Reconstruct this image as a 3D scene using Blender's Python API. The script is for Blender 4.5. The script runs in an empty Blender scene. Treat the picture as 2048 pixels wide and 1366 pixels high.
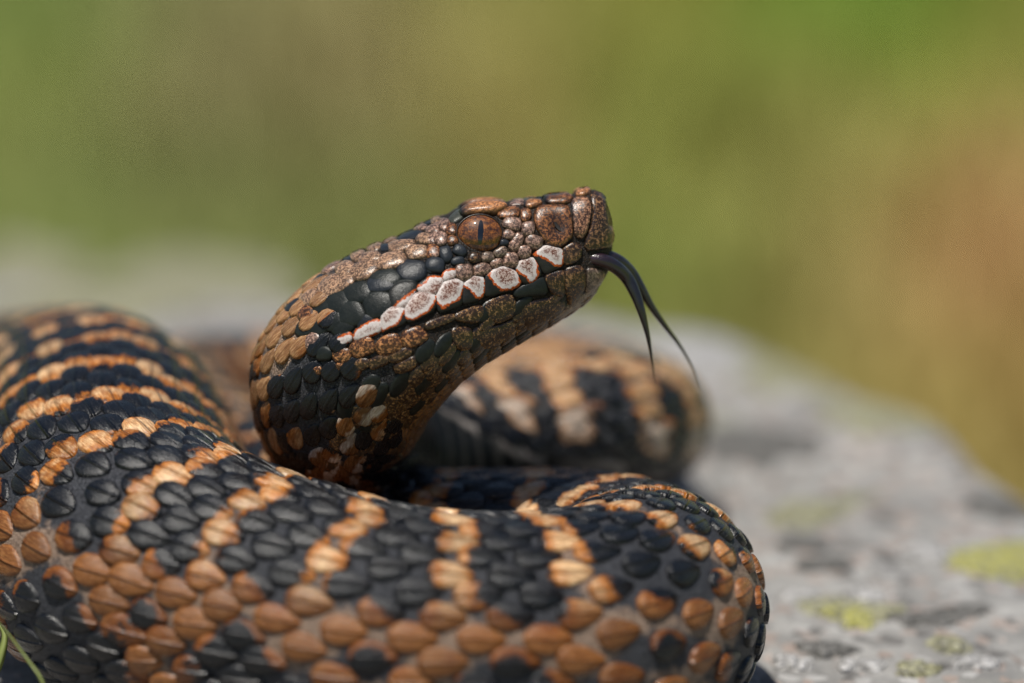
import bpy, math, random
import numpy as np
from mathutils import Vector
from mathutils.bvhtree import BVHTree

# ------------------------------------------------------------------ camera, sky, sun, exposure
sc = bpy.context.scene
PHI = math.radians(14.0)             # camera looks 14 degrees down
D = 284.44                           # focus distance, mm
FPX = 2048 * 100 / 36.0              # focal length in photo pixels
MEADOW = -37.0 - 430.0               # meadow level below the focus point, mm
fwd = np.array([0, math.cos(PHI), -math.sin(PHI)])
rgt = np.array([1.0, 0, 0])
upv = np.array([0, math.sin(PHI), math.cos(PHI)])
SHIFT = np.array([0, 0, -MEADOW])
CAMP = -fwd * D


def P(px, py, d):
    """photo pixel at a depth d (mm behind the focus plane) -> point in mm"""
    px = np.asarray(px, float); py = np.asarray(py, float); d = np.asarray(d, float)
    v = fwd + np.multiply.outer((px - 1024) / FPX, rgt) + np.multiply.outer((683 - py) / FPX, upv)
    return CAMP + (D + d)[..., None] * v


def proj(p):
    v = np.asarray(p) - CAMP
    z = v @ fwd
    return 1024 + FPX * (v @ rgt) / z, 683 - FPX * (v @ upv) / z, z - D


cam_data = bpy.data.cameras.new('camera')
cam = bpy.data.objects.new('camera', cam_data)
sc.collection.objects.link(cam)
sc.camera = cam
cam_data.lens = 100
cam_data.sensor_width = 36
cam_data.clip_start = 0.01
cam_data.clip_end = 2000
cam.location = (CAMP + SHIFT) * 0.001
cam.rotation_euler = (math.pi / 2 - PHI, 0, 0)
cam_data.dof.use_dof = True
cam_data.dof.focus_distance = (D - 0.5) * 0.001
cam_data.dof.aperture_fstop = 8.5

SUN_EL, SUN_AZ = math.radians(73), math.radians(215)     # azimuth measured from +Y clockwise
sun_dir = Vector((math.sin(SUN_AZ) * math.cos(SUN_EL), math.cos(SUN_AZ) * math.cos(SUN_EL), math.sin(SUN_EL)))
sl = bpy.data.lights.new('sun', 'SUN')
sun = bpy.data.objects.new('sun', sl)
sc.collection.objects.link(sun)
sl.energy = 4.9
sl.angle = math.radians(0.53)
sl.color = (1.0, 0.95, 0.87)
sun.rotation_euler = sun_dir.to_track_quat('Z', 'Y').to_euler()
sun.location = (0, 0, 5)

w = bpy.data.worlds.new('World')
sc.world = w
w.use_nodes = True
nt = w.node_tree
sky = nt.nodes.new('ShaderNodeTexSky')
sky.sky_type = 'NISHITA'
sky.sun_disc = False
sky.sun_elevation = SUN_EL
sky.sun_rotation = SUN_AZ
nt.nodes['Background'].inputs['Strength'].default_value = 0.07
nt.links.new(sky.outputs[0], nt.nodes['Background'].inputs['Color'])

sc.view_settings.view_transform = 'Standard'
sc.view_settings.look = 'None'
sc.view_settings.exposure = 0.0
sc.view_settings.gamma = 1.0
sc.view_settings.use_curve_mapping = False
sc.cycles.use_denoising = True
sc.cycles.max_bounces = 6

rng = np.random.default_rng(7)
random.seed(7)
COL = sc.collection


def lin(r, g, b):
    f = lambda c: c / 12.92 if c <= 0.04045 else ((c + 0.055) / 1.055) ** 2.4
    return (f(r / 255), f(g / 255), f(b / 255))


# ------------------------------------------------------------------ node helpers
class NB:
    def __init__(self, name):
        self.m = bpy.data.materials.new(name)
        self.m.use_nodes = True
        self.t = self.m.node_tree
        self.b = self.t.nodes['Principled BSDF']
        self.n = self.t.nodes

    def new(self, kind, **kw):
        n = self.n.new(kind)
        for k, v in kw.items():
            setattr(n, k, v)
        return n

    def put(self, sock, v):
        if hasattr(v, 'links'):
            self.t.links.new(v, sock)
        else:
            sock.default_value = v

    def attr(self, name):
        return self.new('ShaderNodeAttribute', attribute_name=name)

    def sep(self, v):
        n = self.new('ShaderNodeSeparateXYZ')
        self.put(n.inputs[0], v)
        return n.outputs

    def comb(self, x, y, z):
        n = self.new('ShaderNodeCombineXYZ')
        for i, v in enumerate((x, y, z)):
            self.put(n.inputs[i], v)
        return n.outputs[0]

    def math(self, op, a, b=0.0, c=None):
        n = self.new('ShaderNodeMath', operation=op)
        self.put(n.inputs[0], a)
        self.put(n.inputs[1], b)
        if c is not None:
            self.put(n.inputs[2], c)
        return n.outputs[0]

    def obj(self):
        return self.new('ShaderNodeTexCoord').outputs['Object']

    def scale(self, v, x, y=None, z=None):
        n = self.new('ShaderNodeVectorMath', operation='MULTIPLY')
        self.put(n.inputs[0], v)
        n.inputs[1].default_value = (x, x if y is None else y, x if z is None else z)
        return n.outputs[0]

    def add(self, v, u):
        n = self.new('ShaderNodeVectorMath', operation='ADD')
        self.put(n.inputs[0], v)
        self.put(n.inputs[1], u)
        return n.outputs[0]

    def noise(self, v, s, detail=4.0, rough=0.55):
        n = self.new('ShaderNodeTexNoise')
        self.put(n.inputs['Vector'], v)
        n.inputs['Scale'].default_value = s
        n.inputs['Detail'].default_value = detail
        n.inputs['Roughness'].default_value = rough
        return n.outputs['Fac']

    def voro(self, v, s, feature='F1', out='Distance', rnd=1.0):
        n = self.new('ShaderNodeTexVoronoi', feature=feature)
        self.put(n.inputs['Vector'], v)
        n.inputs['Scale'].default_value = s
        n.inputs['Randomness'].default_value = rnd
        return n.outputs[out]

    def ss(self, v, a, b, lo=0.0, hi=1.0, kind='SMOOTHSTEP'):
        n = self.new('ShaderNodeMapRange', interpolation_type=kind)
        self.put(n.inputs['Value'], v)
        self.put(n.inputs['From Min'], a)
        self.put(n.inputs['From Max'], b)
        self.put(n.inputs['To Min'], lo)
        self.put(n.inputs['To Max'], hi)
        return n.outputs['Result']

    def mix(self, f, a, b, mode='MIX'):
        n = self.new('ShaderNodeMix', data_type='RGBA', blend_type=mode)
        self.put(n.inputs[0], f)
        for s, v in ((n.inputs[6], a), (n.inputs[7], b)):
            if isinstance(v, tuple):
                v = (v[0], v[1], v[2], 1.0)
            self.put(s, v)
        return n.outputs[2]

    def bump(self, h, dist, strength=1.0, prev=None):
        n = self.new('ShaderNodeBump')
        self.put(n.inputs['Height'], h)
        n.inputs['Distance'].default_value = dist
        n.inputs['Strength'].default_value = strength
        if prev is not None:
            self.put(n.inputs['Normal'], prev)
        return n.outputs[0]

    def done(self, col, rough=0.5, normal=None, spec=0.5, coat=0.0):
        self.put(self.b.inputs['Base Color'], col if not isinstance(col, tuple) else (*col, 1.0))
        self.put(self.b.inputs['Roughness'], rough)
        self.put(self.b.inputs['Specular IOR Level'], spec)
        if coat:
            self.b.inputs['Coat Weight'].default_value = coat
            self.b.inputs['Coat Roughness'].default_value = 0.08
        if normal is not None:
            self.put(self.b.inputs['Normal'], normal)
        return self.m


def mat_scale():
    k = NB('keeled_scale')
    pat = k.sep(k.attr('pat').outputs['Vector'])
    locv = k.attr('loc').outputs['Vector']
    loc = k.sep(locv)
    o = k.scale(k.obj(), 1000)
    n1 = k.noise(o, 1.3, 4)
    m = k.math('ADD', pat[0], k.math('MULTIPLY', k.math('SUBTRACT', n1, 0.5), 1.6))
    streak = k.noise(k.comb(k.math('MULTIPLY', loc[0], 0.8), k.math('MULTIPLY', loc[1], 4.5), k.math('MULTIPLY', loc[2], 77)), 1.4, 5, 0.65)
    fine = k.noise(k.comb(k.math('MULTIPLY', loc[0], 2.0), k.math('MULTIPLY', loc[1], 5.0), k.math('MULTIPLY', loc[2], 33)), 3.2, 3, 0.6)
    deep = k.ss(m, 0.1, 1.2)
    tan0 = k.mix(deep, (0.56, 0.20, 0.025), (0.80, 0.55, 0.30))
    tan1 = k.mix(deep, (0.27, 0.085, 0.013), (0.32, 0.135, 0.040))
    wht = k.mix(deep, (0.50, 0.30, 0.16), (0.72, 0.62, 0.52))
    light = k.mix(k.ss(pat[1], 0.0, 1.0, kind='LINEAR'), tan0, tan1)
    light = k.mix(k.ss(pat[1], 1.3, 2.0), light, wht)
    light = k.mix(k.ss(streak, 0.38, 0.66), k.mix(1.0, light, (0.50, 0.40, 0.34), 'MULTIPLY'), light)
    light = k.mix(k.math('MULTIPLY', k.ss(fine, 0.5, 0.72), 0.5), light, k.mix(1.0, light, (0.45, 0.35, 0.3), 'MULTIPLY'))
    vary = k.ss(loc[2], 0.0, 1.0, 0.66, 1.12, 'LINEAR')
    light = k.mix(1.0, light, k.comb(vary, vary, vary), 'MULTIPLY')
    dark = k.mix(k.ss(streak, 0.4, 0.8), (0.0045, 0.0055, 0.0075), (0.014, 0.014, 0.016))
    col = k.mix(k.ss(m, -0.12, 0.22), dark, light)
    col = k.mix(k.math('MULTIPLY', k.ss(k.math('ABSOLUTE', loc[1]), 0.16, 0.0), 0.45), col, k.mix(1.0, col, (0.45, 0.36, 0.3), 'MULTIPLY'))
    keel = k.ss(k.math('ABSOLUTE', loc[1]), 0.0, 0.26, 1.0, 0.0)
    h = k.math('ADD', k.math('MULTIPLY', keel, pat[2]), k.math('MULTIPLY', streak, 0.36))
    h = k.math('ADD', h, k.math('MULTIPLY', fine, 0.12))
    rough = k.ss(streak, 0.3, 0.8, 0.17, 0.34)
    return k.done(col, rough, k.bump(h, 0.00026, 1.0), spec=0.42)


def mat_skin():
    k = NB('stretched_skin')
    pat = k.sep(k.attr('pat').outputs['Vector'])
    o = k.scale(k.obj(), 1000)
    n1 = k.noise(o, 0.9, 4)
    fine = k.noise(o, 5.0, 4, 0.65)
    m = k.math('ADD', k.math('SUBTRACT', pat[0], 0.85), k.math('MULTIPLY', k.math('SUBTRACT', n1, 0.5), 3.2))
    crack = k.voro(k.add(o, k.scale(k.comb(n1, n1, n1), 0.5)), 3.4, 'DISTANCE_TO_EDGE')
    dark = k.mix(k.ss(fine, 0.35, 0.7), (0.026, 0.028, 0.034), (0.075, 0.078, 0.092))
    light = k.mix(k.ss(fine, 0.35, 0.7), (0.20, 0.13, 0.09), (0.46, 0.34, 0.26))
    col = k.mix(k.ss(m, -0.3, 0.8), dark, light)
    crease = k.ss(crack, 0.10, 0.0)
    col = k.mix(k.math('MULTIPLY', crease, 0.6), col, k.mix(1.0, col, (0.3, 0.3, 0.3), 'MULTIPLY'))
    headc = k.mix(k.ss(fine, 0.4, 0.62), (0.006, 0.006, 0.006), (0.035, 0.019, 0.010))
    col = k.mix(pat[2], col, headc)
    h = k.math('ADD', k.ss(crack, 0.0, 0.12), k.math('MULTIPLY', fine, 0.5))
    return k.done(col, 0.55, k.bump(h, 0.00022, 0.9), spec=0.35)


def mat_head():
    k = NB('head_plate')
    col = k.attr('col').outputs['Color']
    hx = k.sep(k.attr('hx').outputs['Vector'])       # white field (mm), speckle amount, random
    o = k.add(k.scale(k.obj(), 1000), k.comb(k.math('MULTIPLY', hx[2], 40), 0, 0))
    n1 = k.noise(o, 3.4, 3, 0.6)
    n2 = k.noise(o, 9.0, 3, 0.6)
    n3 = k.noise(o, 1.4, 3)
    spk = k.math('ADD', k.math('MULTIPLY', n1, 0.5), k.math('MULTIPLY', n2, 0.5))
    lightc = k.mix(k.ss(n3, 0.35, 0.7), col, k.mix(1.0, col, (1.45, 1.35, 1.3), 'MULTIPLY'))
    dk = k.mix(1.0, col, (0.09, 0.065, 0.055), 'MULTIPLY')
    sh = k.math('MULTIPLY', k.math('SUBTRACT', hx[1], 0.7), 0.05)
    base = k.mix(k.math('MINIMUM', k.math('MULTIPLY', k.ss(k.math('SUBTRACT', spk, sh), 0.54, 0.47), hx[1]), 1.0), lightc, dk)
    wh = k.math('ADD', hx[0], k.math('MULTIPLY', k.math('SUBTRACT', n1, 0.5), 0.60))
    dots = k.math('MULTIPLY', k.ss(spk, 0.535, 0.46), k.ss(hx[0], 0.05, 0.7))
    white = k.mix(dots, (0.58, 0.53, 0.51), (0.16, 0.07, 0.05))
    pink = k.mix(k.ss(hx[0], 0.2, 1.0), white, k.mix(1.0, white, (0.80, 0.66, 0.60), 'MULTIPLY'))
    orange = k.mix(k.ss(n2, 0.4, 0.6), (0.30, 0.045, 0.008), (0.55, 0.12, 0.016))
    c = k.mix(k.ss(wh, -0.22, -0.12), base, orange)
    c = k.mix(k.ss(wh, -0.01, 0.06), c, pink)
    h = k.math('ADD', k.math('MULTIPLY', n2, 0.6), n1)
    rough = k.math('ADD', k.ss(spk, 0.4, 0.6, 0.36, 0.24), k.ss(k.sep(col)[0], 0.10, 0.02, 0.0, 0.06))
    return k.done(c, rough, k.bump(h, 0.000045, 0.8), spec=k.ss(k.sep(col)[0], 0.02, 0.12, 0.26, 0.6), coat=0.0)


def mat_iris():
    k = NB('iris')
    o = k.scale(k.obj(), 1000)
    n1 = k.noise(o, 2.2, 5, 0.65)
    n2 = k.noise(o, 7.0, 3, 0.6)
    c = k.mix(k.ss(n1, 0.35, 0.65), (0.055, 0.015, 0.004), (0.33, 0.115, 0.02))
    c = k.mix(k.ss(n2, 0.42, 0.62), k.mix(1.0, c, (0.4, 0.33, 0.3), 'MULTIPLY'), c)
    k.b.inputs['Coat Weight'].default_value = 1.0
    k.b.inputs['Coat Roughness'].default_value = 0.05
    return k.done(c, 0.5, None, 0.3)


def mat_plain(name, col, rough=0.5, coat=0.0, var=0.3, sc_=2.0, bump=0.0, spec=0.5):
    k = NB(name)
    o = k.scale(k.obj(), 1000)
    n = k.noise(o, sc_, 4, 0.6)
    c = k.mix(n, tuple(x * (1 - var) for x in col), tuple(min(1, x * (1 + var)) for x in col))
    if coat:
        k.b.inputs['Coat Weight'].default_value = coat
        k.b.inputs['Coat Roughness'].default_value = 0.05
    return k.done(c, rough, k.bump(n, bump) if bump else None, spec)


def mat_tongue():
    k = NB('tongue_flesh')
    o = k.scale(k.obj(), 1000)
    t = k.attr('t').outputs['Fac']
    n = k.noise(o, 2.5, 4, 0.6)
    c = k.mix(k.ss(t, 0.0, 0.35), (0.045, 0.012, 0.024), (0.010, 0.009, 0.012))
    c = k.mix(k.ss(n, 0.3, 0.7), k.mix(1.0, c, (0.6, 0.6, 0.7), 'MULTIPLY'), c)
    k.b.inputs['Coat Weight'].default_value = 0.6
    k.b.inputs['Coat Roughness'].default_value = 0.12
    return k.done(c, 0.32, k.bump(n, 0.00009), 0.5)


def mat_rock():
    k = NB('granite')
    o = k.scale(k.obj(), 1000)
    big = k.noise(o, 0.018, 5, 0.6)
    mid = k.noise(o, 0.11, 6, 0.65)
    fine = k.noise(o, 0.75, 5, 0.7)
    grain = k.voro(o, 0.62, 'F1', 'Color')
    g = k.sep(grain)
    c = k.mix(k.ss(mid, 0.32, 0.68), (0.23, 0.225, 0.215), (0.38, 0.372, 0.355))
    c = k.mix(k.math('MULTIPLY', k.ss(g[0], 0.84, 0.90), 0.75), c, (0.50, 0.49, 0.475))
    c = k.mix(k.math('MULTIPLY', k.ss(g[1], 0.84, 0.90), 0.75), c, (0.10, 0.095, 0.09))
    c = k.mix(k.math('MULTIPLY', k.ss(g[2], 0.80, 0.9), 0.5), c, (0.42, 0.30, 0.24))
    c = k.mix(k.math('MULTIPLY', k.ss(big, 0.55, 0.70), 0.55), c, (0.30, 0.30, 0.19))
    c = k.mix(k.math('MULTIPLY', k.ss(fine, 0.55, 0.75), 0.6), c, (0.13, 0.125, 0.12))
    h = k.math('ADD', k.math('MULTIPLY', fine, 1.0), k.math('MULTIPLY', g[0], 0.3))
    return k.done(c, 0.85, k.bump(h, 0.0011, 0.9), 0.25)


def mat_lichen(name, a, b):
    k = NB(name)
    o = k.scale(k.obj(), 1000)
    n = k.noise(o, 0.5, 5, 0.7)
    cr = k.voro(o, 0.8, 'DISTANCE_TO_EDGE')
    c = k.mix(k.ss(n, 0.35, 0.65), a, b)
    c = k.mix(k.math('MULTIPLY', k.ss(k.noise(o, 0.9, 5, 0.7), 0.50, 0.40), 0.8), c, (0.22, 0.215, 0.205))
    c = k.mix(k.math('MULTIPLY', k.ss(cr, 0.06, 0.0), 0.35), c, (0.09, 0.09, 0.07))
    return k.done(c, 0.9, k.bump(k.math('ADD', n, k.ss(cr, 0, 0.2)), 0.0005), 0.15)


def mat_grass(name):
    k = NB(name)
    col = k.attr('col').outputs['Color']
    n = k.noise(k.obj(), 9.0, 4, 0.6)
    c = k.mix(n, k.mix(1.0, col, (0.86, 0.87, 0.85), 'MULTIPLY'), k.mix(1.0, col, (1.12, 1.1, 1.1), 'MULTIPLY'))
    return k.done(c, 0.7, None, 0.2)


M_SCALE, M_SKIN, M_HEAD, M_IRIS = mat_scale(), mat_skin(), mat_head(), mat_iris()
def mat_ventral():
    k = NB('ventral_plate')
    n = k.noise(k.scale(k.obj(), 1000), 1.5, 4, 0.6)
    c = k.mix(k.ss(n, 0.35, 0.65), k.mix(1.0, k.attr('col').outputs['Color'], (0.5, 0.5, 0.5), 'MULTIPLY'), k.attr('col').outputs['Color'])
    return k.done(c, 0.42, None, 0.15)


M_VENTRAL = mat_ventral()
M_PUPIL = mat_plain('pupil_black', (0.004, 0.006, 0.010), 0.12, 1.0, 0.2)
M_NOSTRIL = mat_plain('nostril_dark', (0.010, 0.007, 0.006), 0.7, 0.0, 0.3, 6.0)
M_RIM = mat_plain('eye_rim_skin', (0.020, 0.013, 0.010), 0.35, 0.0, 0.5, 3.0, 0.00005)
M_TONGUE = mat_tongue()
M_ROCK = mat_rock()
M_LICH = [mat_lichen('yellow_lichen', (0.40, 0.39, 0.10), (0.52, 0.50, 0.18)),
          mat_lichen('pale_lichen', (0.30, 0.29, 0.17), (0.42, 0.41, 0.27)),
          mat_lichen('dark_lichen', (0.11, 0.107, 0.10), (0.20, 0.195, 0.185)),
          mat_lichen('white_lichen', (0.42, 0.41, 0.40), (0.60, 0.59, 0.58))]
M_GRASS = mat_grass('meadow_grass')
M_GROUND = mat_grass('meadow_soil')
M_BLADE = mat_plain('fresh_blade', (0.20, 0.24, 0.06), 0.5, 0.0, 0.25, 0.6)


# ------------------------------------------------------------------ mesh helpers
def mesh_obj(name, verts, faces, mat, parent=None, base=None, attrs=None, smooth=True):
    """verts in mm (focus frame); parent base offset is subtracted"""
    v = (np.asarray(verts, float) + SHIFT) * 0.001
    if base is not None:
        v = v - base
    me = bpy.data.meshes.new(name)
    me.from_pydata(v.tolist(), [], faces)
    if smooth:
        me.polygons.foreach_set('use_smooth', [True] * len(me.polygons))
    for an, (kind, arr) in (attrs or {}).items():
        at = me.attributes.new(an, kind, 'POINT')
        arr = np.ascontiguousarray(arr, dtype=np.float32).ravel()
        at.data.foreach_set({'FLOAT': 'value', 'FLOAT_VECTOR': 'vector', 'FLOAT_COLOR': 'color'}[kind], arr)
    me.materials.append(mat)
    o = bpy.data.objects.new(name, me)
    COL.objects.link(o)
    if parent is not None:
        o.parent = parent
    return o


def tag(o, label=None, cat=None, group=None, kind=None):
    if label: o['label'] = label
    if cat: o['category'] = cat
    if group: o['group'] = group
    if kind: o['kind'] = kind
    return o


def cube_noise(x, y, z=0.0, seed=0):
    """smooth value noise, numpy"""
    x = np.asarray(x, float); y = np.asarray(y, float) + 0 * x
    xi = np.floor(x).astype(int); yi = np.floor(y).astype(int)
    xf = x - xi; yf = y - yi
    u = xf * xf * (3 - 2 * xf); v = yf * yf * (3 - 2 * yf)

    def hsh(i, j):
        h = (i * 374761393 + j * 668265263 + seed * 974711) & 0x7fffffff
        h = (h ^ (h >> 13)) * 1274126177 & 0x7fffffff
        return ((h ^ (h >> 16)) & 0xffff) / 65535.0
    a = hsh(xi, yi); b = hsh(xi + 1, yi); c = hsh(xi, yi + 1); d = hsh(xi + 1, yi + 1)
    return (a * (1 - u) + b * u) * (1 - v) + (c * (1 - u) + d * u) * v


def fbm(x, y, seed=0, oct=4):
    t = 0; amp = 0.5
    for i in range(oct):
        t = t + amp * cube_noise(x * 2 ** i, y * 2 ** i, 0, seed + i)
        amp *= 0.5
    return t


# ------------------------------------------------------------------ snake centreline: head sections, then body tube
HD = 5.5      # depth of the head's mid plane
HEAD = [  # top px, bottom px, half width mm, depth, exponents top / bottom
    ((1223, 458), (1226, 478), 0.5, 5.5, 2, 2),
    ((1213, 407), (1223, 522), 2.1, 5.5, 2.4, 2.2),
    ((1197, 383), (1209, 556), 3.1, 5.5, 2.8, 2.3),
    ((1168, 382), (1182, 592), 3.8, 5.5, 3.0, 2.3),
    ((1130, 392), (1150, 618), 4.3, 5.5, 3.0, 2.3),
    ((1080, 397), (1110, 643), 4.8, 5.5, 3.0, 2.3),
    ((1010, 404), (1058, 673), 5.5, 5.5, 2.9, 2.3),
    ((940, 412), (1008, 701), 6.4, 5.5, 2.7, 2.3),
    ((875, 436), (965, 727), 7.6, 5.5, 2.4, 2.3),
    ((800, 472), (925, 757), 9.0, 5.5, 2.2, 2.3),
    ((730, 500), (895, 787), 9.8, 5.5, 2.1, 2.3),
    ((665, 532), (875, 812), 9.6, 5.6, 2.0, 2.2),
    ((608, 577), (858, 832), 9.0, 5.8, 2.0, 2.1),
    ((557, 630), (848, 848), 8.5, 6.4, 2.0, 2.0),
    ((520, 692), (838, 868), 8.2, 8.0, 2.0, 2.0),
]
UPW = (0, math.cos(PHI), math.sin(PHI))       # world up in (right, up, towards camera)
BODY = [  # px, py, depth, radius, dorsal direction (right, up, towards camera)
    (676, 842, 14, 8.0, (-.97, -.1, -.2)),
    (702, 884, 22, 7.8, (-.75, -.5, -.43)),
    (762, 905, 31, 7.6, (-.45, -.2, -.87)),
    (850, 899, 36, 7.5, (0, .25, -.97)),
    (950, 878, 39, 7.5, (0, .72, -.69)),
    (1060, 856, 41, 7.6, (0, .95, -.31)),
    (1170, 845, 43, 7.7, (0, .97, -.15)),
    (1245, 844, 48, 7.8, UPW),
    (1285, 846, 57, 7.9, UPW),
    (1268, 830, 74, 8.0, UPW),
    (1180, 797, 92, 8.0, UPW),
    (1050, 777, 98, 8.0, UPW),
    (900, 767, 101, 8.0, UPW),
    (720, 768, 103, 7.8, UPW),
    (560, 778, 104, 7.6, UPW),
    (430, 788, 101, 7.8, UPW),
    (350, 812, 92, 8.6, UPW),
    (345, 852, 76, 9.3, UPW),
    (430, 950, 57, 9.6, UPW),
    (560, 1040, 39, 9.8, UPW),
    (720, 1100, 25, 9.9, UPW),
    (880, 1132, 18, 10.0, UPW),
    (1000, 1137, 16.8, 10.2, UPW),
    (1100, 1141, 16.6, 10.5, UPW),
    (1190, 1156, 14.5, 10.9, UPW),
    (1263, 1184, 9.8, 11.4, UPW),
    (1293, 1212, 3.8, 11.8, UPW),
    (1268, 1240, -2.2, 12.1, UPW),
    (1185, 1272, -7, 12.2, UPW),
    (1050, 1288, -9.2, 12.3, UPW),
    (900, 1287, -9.8, 12.4, UPW),
    (750, 1272, -9, 12.6, UPW),
    (600, 1236, -6.2, 13.0, UPW),
    (440, 1195, -2, 13.8, UPW),
    (295, 1138, 3, 14.5, UPW),
    (220, 1062, 11, 14.9, UPW),
    (208, 962, 24, 15.0, UPW),
    (178, 882, 40, 14.6, UPW),
    (118, 850, 56, 13.6, UPW),
    (10, 838, 70, 12.5, UPW),
    (-130, 835, 78, 11.8, UPW),
    (-300, 850, 78, 11.0, UPW),
    (-440, 885, 66, 10.0, UPW),
    (-510, 950, 48, 8.8, UPW),
    (-490, 1050, 28, 7.2, UPW),
    (-420, 1130, 14, 5.4, UPW),
    (-340, 1190, 4, 3.2, UPW),
    (-270, 1235, -4, 1.0, UPW),
]
ROLL = math.radians(6)


def cam2w(v):
    return v[0] * rgt + v[1] * upv - v[2] * fwd


stations = []
for (tx, ty), (bx, by), W, d, nu_, nl_ in HEAD:
    T = P(tx, ty, d); B = P(bx, by, d)
    fc = 0.56
    C = T * (1 - fc) + B * fc
    U = (T - B); Ln = np.linalg.norm(U); U /= Ln
    U = U * math.cos(ROLL) - fwd * math.sin(ROLL)
    stations.append(np.r_[C, U, W, Ln * fc, Ln * (1 - fc), nu_, nl_])
for px, py, d, r, u in BODY:
    stations.append(np.r_[P(px, py, d), cam2w(u), r, r, r, 2, 2])
ST = np.array(stations)
NH = len(HEAD)


def catmull(ST, sub):
    out = []; idx = []
    n = len(ST)
    for i in range(n - 1):
        p0 = ST[max(i - 1, 0)]; p1 = ST[i]; p2 = ST[i + 1]; p3 = ST[min(i + 2, n - 1)]
        k0 = max(np.linalg.norm(p1[:3] - p0[:3]) ** 0.5, 1e-3)
        k1 = max(np.linalg.norm(p2[:3] - p1[:3]) ** 0.5, 1e-3)
        k2 = max(np.linalg.norm(p3[:3] - p2[:3]) ** 0.5, 1e-3)
        m1 = (p2 - p1) / k1 if i == 0 else ((p1 - p0) / k0 - (p2 - p0) / (k0 + k1) + (p2 - p1) / k1)
        m2 = (p2 - p1) / k1 if i == n - 2 else ((p2 - p1) / k1 - (p3 - p1) / (k1 + k2) + (p3 - p2) / k2)
        m1 = m1 * k1; m2 = m2 * k1
        for j in range(sub):
            t = j / sub
            out.append((2 * t**3 - 3 * t**2 + 1) * p1 + (t**3 - 2 * t**2 + t) * m1 + (-2 * t**3 + 3 * t**2) * p2 + (t**3 - t**2) * m2)
            idx.append(i + t)
    out.append(ST[-1]); idx.append(n - 1)
    return np.array(out), np.array(idx, float)


dense, didx = catmull(ST, 40)
cum = np.r_[0, np.cumsum(np.linalg.norm(np.diff(dense[:, :3], axis=0), axis=1))]
TOT = cum[-1]
s_of = lambda st: float(np.interp(st, didx, cum))          # station index -> arc length
S_HEADEND = s_of(NH - 1)
DS = 0.4
SS = np.arange(0, TOT + DS, DS)
SS[-1] = min(SS[-1], TOT)
SEC = np.array([np.interp(SS, cum, dense[:, i]) for i in range(dense.shape[1])]).T
# gentle smoothing of the tube (not the head front)
TANG = np.gradient(SEC[:, :3], axis=0)
TANG /= np.linalg.norm(TANG, axis=1)[:, None]
Uv = SEC[:, 3:6].copy()
Uv /= np.linalg.norm(Uv, axis=1)[:, None]
orth = Uv - np.sum(Uv * TANG, 1)[:, None] * TANG
orth /= np.linalg.norm(orth, axis=1)[:, None]
wgt = np.clip((SS - s_of(11)) / (s_of(14) - s_of(11)), 0, 1)[:, None]
Uv = Uv * (1 - wgt) + orth * wgt
Uv /= np.linalg.norm(Uv, axis=1)[:, None]
Sv = np.cross(Uv, TANG)
Sv /= np.linalg.norm(Sv, axis=1)[:, None]
NR, NA = len(SS), 128
ANG = np.arange(NA) * 2 * math.pi / NA
ca, sa = np.cos(ANG), np.sin(ANG)
GRID = np.zeros((NR, NA, 3))
for i in range(NR):
    W, Hu, Hd, nu_, nl_ = SEC[i, 6:11]
    n_ = np.where(ca > 0, nu_, nl_)
    cu = np.sign(ca) * np.abs(ca) ** (2 / n_) * np.where(ca > 0, Hu, Hd)
    cs = np.sign(sa) * np.abs(sa) ** (2 / n_) * W
    GRID[i] = SEC[i, :3] + cu[:, None] * Uv[i] + cs[:, None] * Sv[i]
# upper lip / loreal modelling: keep the side of the snout gently concave under the canthus
dGs = np.gradient(GRID, axis=0)
dGa = np.roll(GRID, -1, 1) - np.roll(GRID, 1, 1)
NRM = np.cross(dGa, dGs)
NRM /= np.maximum(np.linalg.norm(NRM, axis=2), 1e-9)[..., None]
cen = SEC[:, None, :3]
flip = np.sign(np.sum(NRM * (GRID - cen), axis=2))
NRM *= np.where(flip == 0, 1, flip)[..., None]
RAD = SEC[:, 6]


def bil(A, s, a):
    s = np.clip(np.asarray(s, float) / DS, 0, NR - 1.001)
    a = (np.asarray(a, float) / (2 * math.pi) * NA) % NA
    i = s.astype(int); f = s - i
    j = a.astype(int) % NA; g = a - np.floor(a)
    j2 = (j + 1) % NA
    f = f[..., None]; g = g[..., None]
    return (A[i, j] * (1 - g) + A[i, j2] * g) * (1 - f) + (A[i + 1, j] * (1 - g) + A[i + 1, j2] * g) * f


def surf(s, a):
    n = bil(NRM, s, a)
    return bil(GRID, s, a), n / np.maximum(np.linalg.norm(n, axis=-1), 1e-9)[..., None]


rad_at = lambda s: np.interp(s, SS, RAD)
# lattice coordinate along the body
pitch = np.interp(SS, [0, S_HEADEND, s_of(NH + 5), s_of(NH + 20), s_of(NH + 31), s_of(NH + 34.5), TOT],
                  [0.33, 0.33, 0.44, 0.42, 0.385, 0.325, 0.325]) * np.clip(RAD, 2.5, 12.6)
LAT = np.r_[0, np.cumsum(DS / pitch[:-1])]
S_REF = s_of(NH + 30)                      # a light band crosses the front strand here
LAT = LAT - np.interp(S_REF, SS, LAT)
S_NECK = s_of(NH + 3.2)
S_BACK = s_of(NH + 15)
wrap = lambda x: x - np.round(x)
smooth01 = lambda x, a, b: np.clip((x - a) / (b - a), 0, 1)


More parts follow.
